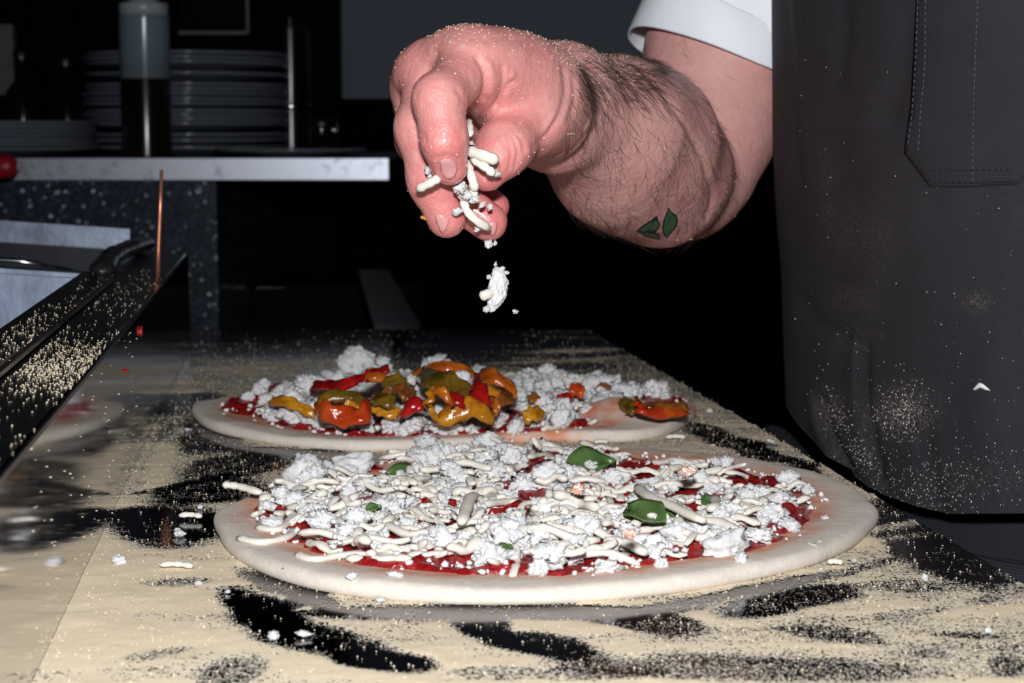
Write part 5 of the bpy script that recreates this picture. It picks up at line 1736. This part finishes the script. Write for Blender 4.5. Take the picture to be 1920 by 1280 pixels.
for pl, mt in (([(1722, 0), (1717, 120), (1711, 210), (1702, 280)], 'thread'), ([(1736, 0), (1735, 120), (1728, 200), (1722, 290)], 'thread'), ([(1834, 0), (1829, 120), (1826, 230), (1824, 345)], 'thread'),
               ([(1750, 320), (1830, 319), (1900, 318)], 'dark_thread'), ([(1752, 343), (1830, 342), (1905, 339)], 'dark_thread'), ([(1702, 284), (1724, 314), (1748, 343)], 'dark_thread')):
    stitches('stitching', pl, 6.5, 5.0, MAT[mt], pock, PK_T)
stitches('stitching', [(1500, 0), (1510, 150), (1518, 330), (1522, 560)], 5, 5, MAT['dark_thread'], apron, AP_T)
# grains and drops of cheese on the apron
gp = []
while len(gp) < 950:
    k = random.random()
    if k < 0.26: px, py = random.gauss(1692, 26), random.gauss(770, 30)
    elif k < 0.48:
        t = random.random(); px, py = 1545 + 100 * t + random.gauss(0, 12), 745 + 150 * t + random.gauss(0, 22)
    elif k < 0.72: px, py = random.gauss(1780, 80), random.gauss(900, 40)
    elif k < 0.82: px, py = random.uniform(1500, 1920), random.uniform(600, 960)
    elif k < 0.95: px, py = random.gauss(1720, 60), random.gauss(925, 30)
    else: px, py = random.uniform(1490, 1920), random.uniform(100, 700)
    h, nn = hit(AP_T, px, py)
    if h is None: gp.append(None) if False else None; continue
    if nn.dot(h - CAM) > 0: nn = -nn
    gp.append(tuple(h + nn * 0.0002))
tag(grains('semolina_on_apron', gp, 0.00027, MAT['white_grain'], apron), kind='stuff')
sp_ = patch('cheese_smear', AP_T, [(1831, 722), (1836, 717), (1843, 719), (1852, 727), (1857, 732), (1848, 731), (1838, 727), (1827, 732), (1824, 730)], 0.0003, MAT['crumbs'], apron, 4, 0.0012, thick=0.0003)
sp_['label'] = 'small white cheese smear stuck on the apron'


# white shirt: torso and sleeve in one sheet, cuff over it
SH = {'s0': P(1352, 64, 1.150), 's1': P(1398, -60, 1.150), 's2': P(1470, -420, 1.150)}


def shirt_sdf(p):
    q = (p - np.array([0.395, 1.075, 0])) / np.array([0.190, 0.205, 1.0])
    torso = (np.hypot(q[:, 0], q[:, 1]) - 1) * 0.19
    torso = np.maximum(torso, np.maximum(-0.02 - p[:, 2], p[:, 2] - 0.50))
    f = 0.004 * fbm(p * np.array([18, 18, 9]) + 11, 3)
    s = cone(p, SH['s0'], SH['s1'], 0.0540, 0.0545); s = smin(s, cone(p, SH['s1'], SH['s2'], 0.0545, 0.068), .01)
    cut = (p - np.array(SH['s0'])) @ np.array((SH['s1'] - SH['s0']).normalized())
    s = np.maximum(s, -cut)
    d = smin(torso, s, .05) + f
    d = smin(d, cone(p, P(1450, -60, 1.105), P(1472, 130, 1.108), 0.014, 0.005), .006)
    return d


sv, sf_ = mesh_sdf(shirt_sdf, np.array([0.08, 0.85, -0.03]), np.array([0.62, 1.30, 0.52]), 0.0042)
sv = relax(sv, sf_, 2)
shirt = obj('shirt', mesh_np('shirt', sv, sf_, MAT['cotton']), person, world=True)
shirt['label'] = 'white short-sleeved shirt with rolled cuff'
# cuff: a turned-up band, open below, that stands off the arm
c0 = P(1340, 116, 1.150)
ax_ = (P(1376, -10, 1.150) - c0).normalized()
e1 = (RIGHT - ax_ * RIGHT.dot(ax_)).normalized(); e2 = ax_.cross(e1)
NT = 96
prof = [(r_ + 0.0045, z_) for r_, z_ in ((0.0478, 0.030), (0.0485, 0.008), (0.0500, 0.0006), (0.0512, 0.0), (0.0520, 0.0012), (0.0522, 0.014), (0.0518, 0.0255), (0.0508, 0.0275), (0.0485, 0.0285))]
vv = []
for r_, z_ in prof:
    for k in range(NT):
        a_ = 2 * math.pi * k / NT
        w = 1 + 0.012 * math.sin(3 * a_ + z_ * 60) + 0.008 * math.sin(7 * a_ + 1)
        lf = max(0.0, -math.cos(a_))
        rr_ = r_ * w + 0.004 * lf ** 3 * (1 - z_ / 0.03)
        dz = 0.003 * math.sin(a_ * 2 + 0.5) + 0.002 * lf ** 4
        vv.append(c0 + e1 * (math.cos(a_) * rr_) + e2 * (math.sin(a_) * rr_) + ax_ * (z_ * (1 + 0.2 * lf) + dz))
f = []
for i in range(len(prof) - 1):
    for k in range(NT):
        k2 = (k + 1) % NT; f.append((i * NT + k, (i + 1) * NT + k, (i + 1) * NT + k2, i * NT + k2))
cf = obj('cuff', mesh_np('cuff', vv, np.array(f), MAT['cotton']), shirt, world=True)

# trousers
tb = MB()
ring = []
NR = 40
for z, k in ((0.05, 0.85), (0.0, 0.87), (-0.03, 0.90), (-0.08, 0.94), (-0.20, 0.93), (-0.26, 0.85)):
    ring.append([Vector((0.395 + 0.213 * k * math.cos(2 * math.pi * i / NR), 1.06 + 0.225 * k * math.sin(2 * math.pi * i / NR), z)) for i in range(NR)])
v = [x for r_ in ring for x in r_]; f = [(i * NR + k, i * NR + (k + 1) % NR, (i + 1) * NR + (k + 1) % NR, (i + 1) * NR + k) for i in range(len(ring) - 1) for k in range(NR)]
f.append(tuple(range(NR))); f.append(tuple((len(ring) - 1) * NR + k for k in range(NR))[::-1])
tb.add(v, f)
for lx, ly in ((0.31, 1.10), (0.48, 1.06)):
    tb.tube([(lx, ly, -0.2), (lx, ly, -0.45), (lx, ly, FZ + 0.002)], [0.10, 0.085, 0.07], 20)
obj('trousers', tb.mesh('trousers', MAT['trousers'], True), person, world=True)
# fold of dark cloth bunched between the apron hem and the worktop
cb = MB()
pts = [Vector((edge_x(y) + dx, y, z)) for y, dx, z in ((1.15, 0.018, -0.012), (1.06, 0.014, -0.018), (1.00, 0.016, -0.024), (0.94, 0.022, -0.030), (0.88, 0.036, -0.032), (0.84, 0.075, -0.034), (0.825, 0.14, -0.034), (0.83, 0.22, -0.034))]
pts = spline(pts, 40)
cb.tube(pts, [0.0085 + 0.0016 * math.sin(i * 0.8) for i in range(40)], 12)
ws = obj('waistband', cb.mesh('waistband', MAT['trousers'], True), person, world=True)

# ------------------------------------------------------------------ cheese in the hand and in the air
held = []
def held_shred(pth, w, lab, mat='shred', flat=0.6):
    pts = spline([P(*q) for q in pth], 10); c = pts[0]
    o = obj('held_cheese', shred_path_mesh('held_cheese', [p - c for p in pts], w, MAT[mat], flat, up=-FWD), None, c)
    return tag(o, lab, 'cheese', 'cheese held in the hand')


def held_crumb(px, py, d, r, lab, ex=(1, 1, 1)):
    o = obj('held_cheese', CRUM[9 + (px % 9)], None, P(px, py, d), (0.4, px, py)); k = r / F * d
    o.scale = (k * ex[0], k * ex[1], k * ex[2])
    return tag(o, lab, 'cheese', 'cheese held in the hand')


held_shred([(874, 281, .828), (905, 291, .822), (934, 301, .822)], .0056, 'upper thick cheese stick between index fingertip and thumb', flat=0.85)
held_shred([(884, 296, .826), (908, 312, .822), (927, 327, .822)], .0042, 'lower cheese stick lying across the thumb tip')
held_shred([(876, 300, .835), (884, 330, .828), (892, 358, .830)], .0044, 'cheese shred hanging from between index finger and thumb')
held_shred([(826, 332, .818), (806, 343, .818), (782, 355, .822)], .0042, 'cheese stick poking out left under the index fingertip', flat=0.9)
held_shred([(868, 366, .838), (874, 392, .836), (892, 412, .836), (919, 429, .842)], .0042, 'curved cheese shred hanging over the ring fingertip')
held_shred([(884, 340, .834), (888, 360, .832), (890, 378, .834)], .0038, 'short cheese shred at the back of the hanging bunch')
held_shred([(866, 342, .832), (866, 358, .832), (870, 374, .836)], .0052, 'broken cheese shred at the front of the hanging bunch')
held_shred([(874, 224, .866), (879, 238, .862), (880, 256, .858)], .0046, 'cheese shred seen through the gap between index finger and thumb')
held_crumb(803, 318, .826, 9, 'cheese crumb wedged between index and middle finger', (0.8, 1, 1.3))
held_crumb(806, 330, .828, 6, 'small cheese crumb under the wedged one, between two fingers')
held_crumb(858, 397, .836, 10, 'cheese crumb stuck to the right side of the middle fingertip')
held_crumb(895, 429, .842, 7, 'cheese crumb under the curved shred on the ring finger')
held_crumb(862, 350, .828, 12, 'ragged cheese lump below the index fingertip')
held_crumb(876, 366, .832, 11, 'ragged cheese lump in the middle of the hanging bunch')
held_crumb(890, 374, .832, 9, 'cheese lump at the lower right of the hanging bunch')
held_crumb(933, 327, .826, 6, 'cheese crumb on the right edge of the thumb')
held_crumb(916, 458, .852, 8, 'cheese crumb hanging from the lowest fingertip')
held_crumb(928, 456, .856, 4, 'tiny cheese crumb beside the one on the lowest fingertip')
held_crumb(904, 383, .838, 6, 'oval cheese flake on the ring finger')
held_crumb(919, 388, .840, 5, 'ragged cheese flake on the ring finger')
held_crumb(896, 158, .846, 4, 'white cheese fleck at the base of the index finger, left of two')
held_crumb(903, 158, .848, 3, 'white cheese fleck at the base of the index finger, right of two')
held_crumb(883, 268, .840, 5, 'cheese crumb above the thumb tip')
held_crumb(872, 272, .822, 4, 'cheese crumb on the right side of the index finger')
o = held_shred([(788, 406, .846), (797, 409, .846), (806, 412, .846)], .0018, 'tiny yellow cheese shaving on the left of the middle fingertip')
o.data.materials.clear(); o.data.materials.append(MAT['pep_yellow'])

fc_ = empty('falling_cheese', P(925, 540, .870), 'white cheese clump falling through the air below the hand', 'cheese')
bm = bmesh.new()
bmesh.ops.create_icosphere(bm, subdivisions=5, radius=1)
A, B_ = P(940, 516, .87), P(913, 574, .87)
kf = .87 / F
for v in bm.verts:
    n_ = v.co.normalized()
    t = n_.z
    d = 1 + 0.30 * noise.fractal(n_ * 2.2 + Vector((5, 1, 2)), 1, 2, 3) + 0.16 * (0.5 - noise.voronoi(n_ * 6.0)[0][0]) + 0.10 * noise.noise(n_ * 16)
    mid = Vector((925 + 6 * t + 9 * (1 - t * t), 0, -(544 - 41 * t * (0.8 + 0.2 * d))))
    w = (17 + 2 * t) * d
    v.co = Vector(((mid.x - 925 + n_.x * w) * kf, n_.y * w * kf, (mid.z + 540) * kf))
me = bpy.data.meshes.new('clump_body'); bm.to_mesh(me); bm.free(); me.materials.append(MAT['crumbs']); me.shade_smooth()
obj('clump_body', me, fc_)
pts = spline([P(924, 548, .868), P(912, 552, .866), P(900, 557, .866)], 8)
obj('side_shred', shred_path_mesh('side_shred', pts, 0.0052, MAT['shred'], 0.8, up=-FWD), fc_, world=True)
for px, py, r in ((917, 519, 5), (929, 496, 3.5), (932, 503, 5), (949, 512, 5), (912, 580, 7), (930, 492, 2.5), (940, 505, 6), (950, 530, 5)):
    o = obj('clump_nub', CRUM[9 + px % 9], fc_, P(px, py, .869) - fc_.location, (px, py, 0)); o.scale = (r * kf,) * 3
o = obj('falling_cheese', CRUM[12], None, P(966.5, 584, .87), (0.3, 1, 2)); o.scale = (5 * kf,) * 3
tag(o, 'tiny cheese crumb falling at the lower right of the falling clump', 'cheese')
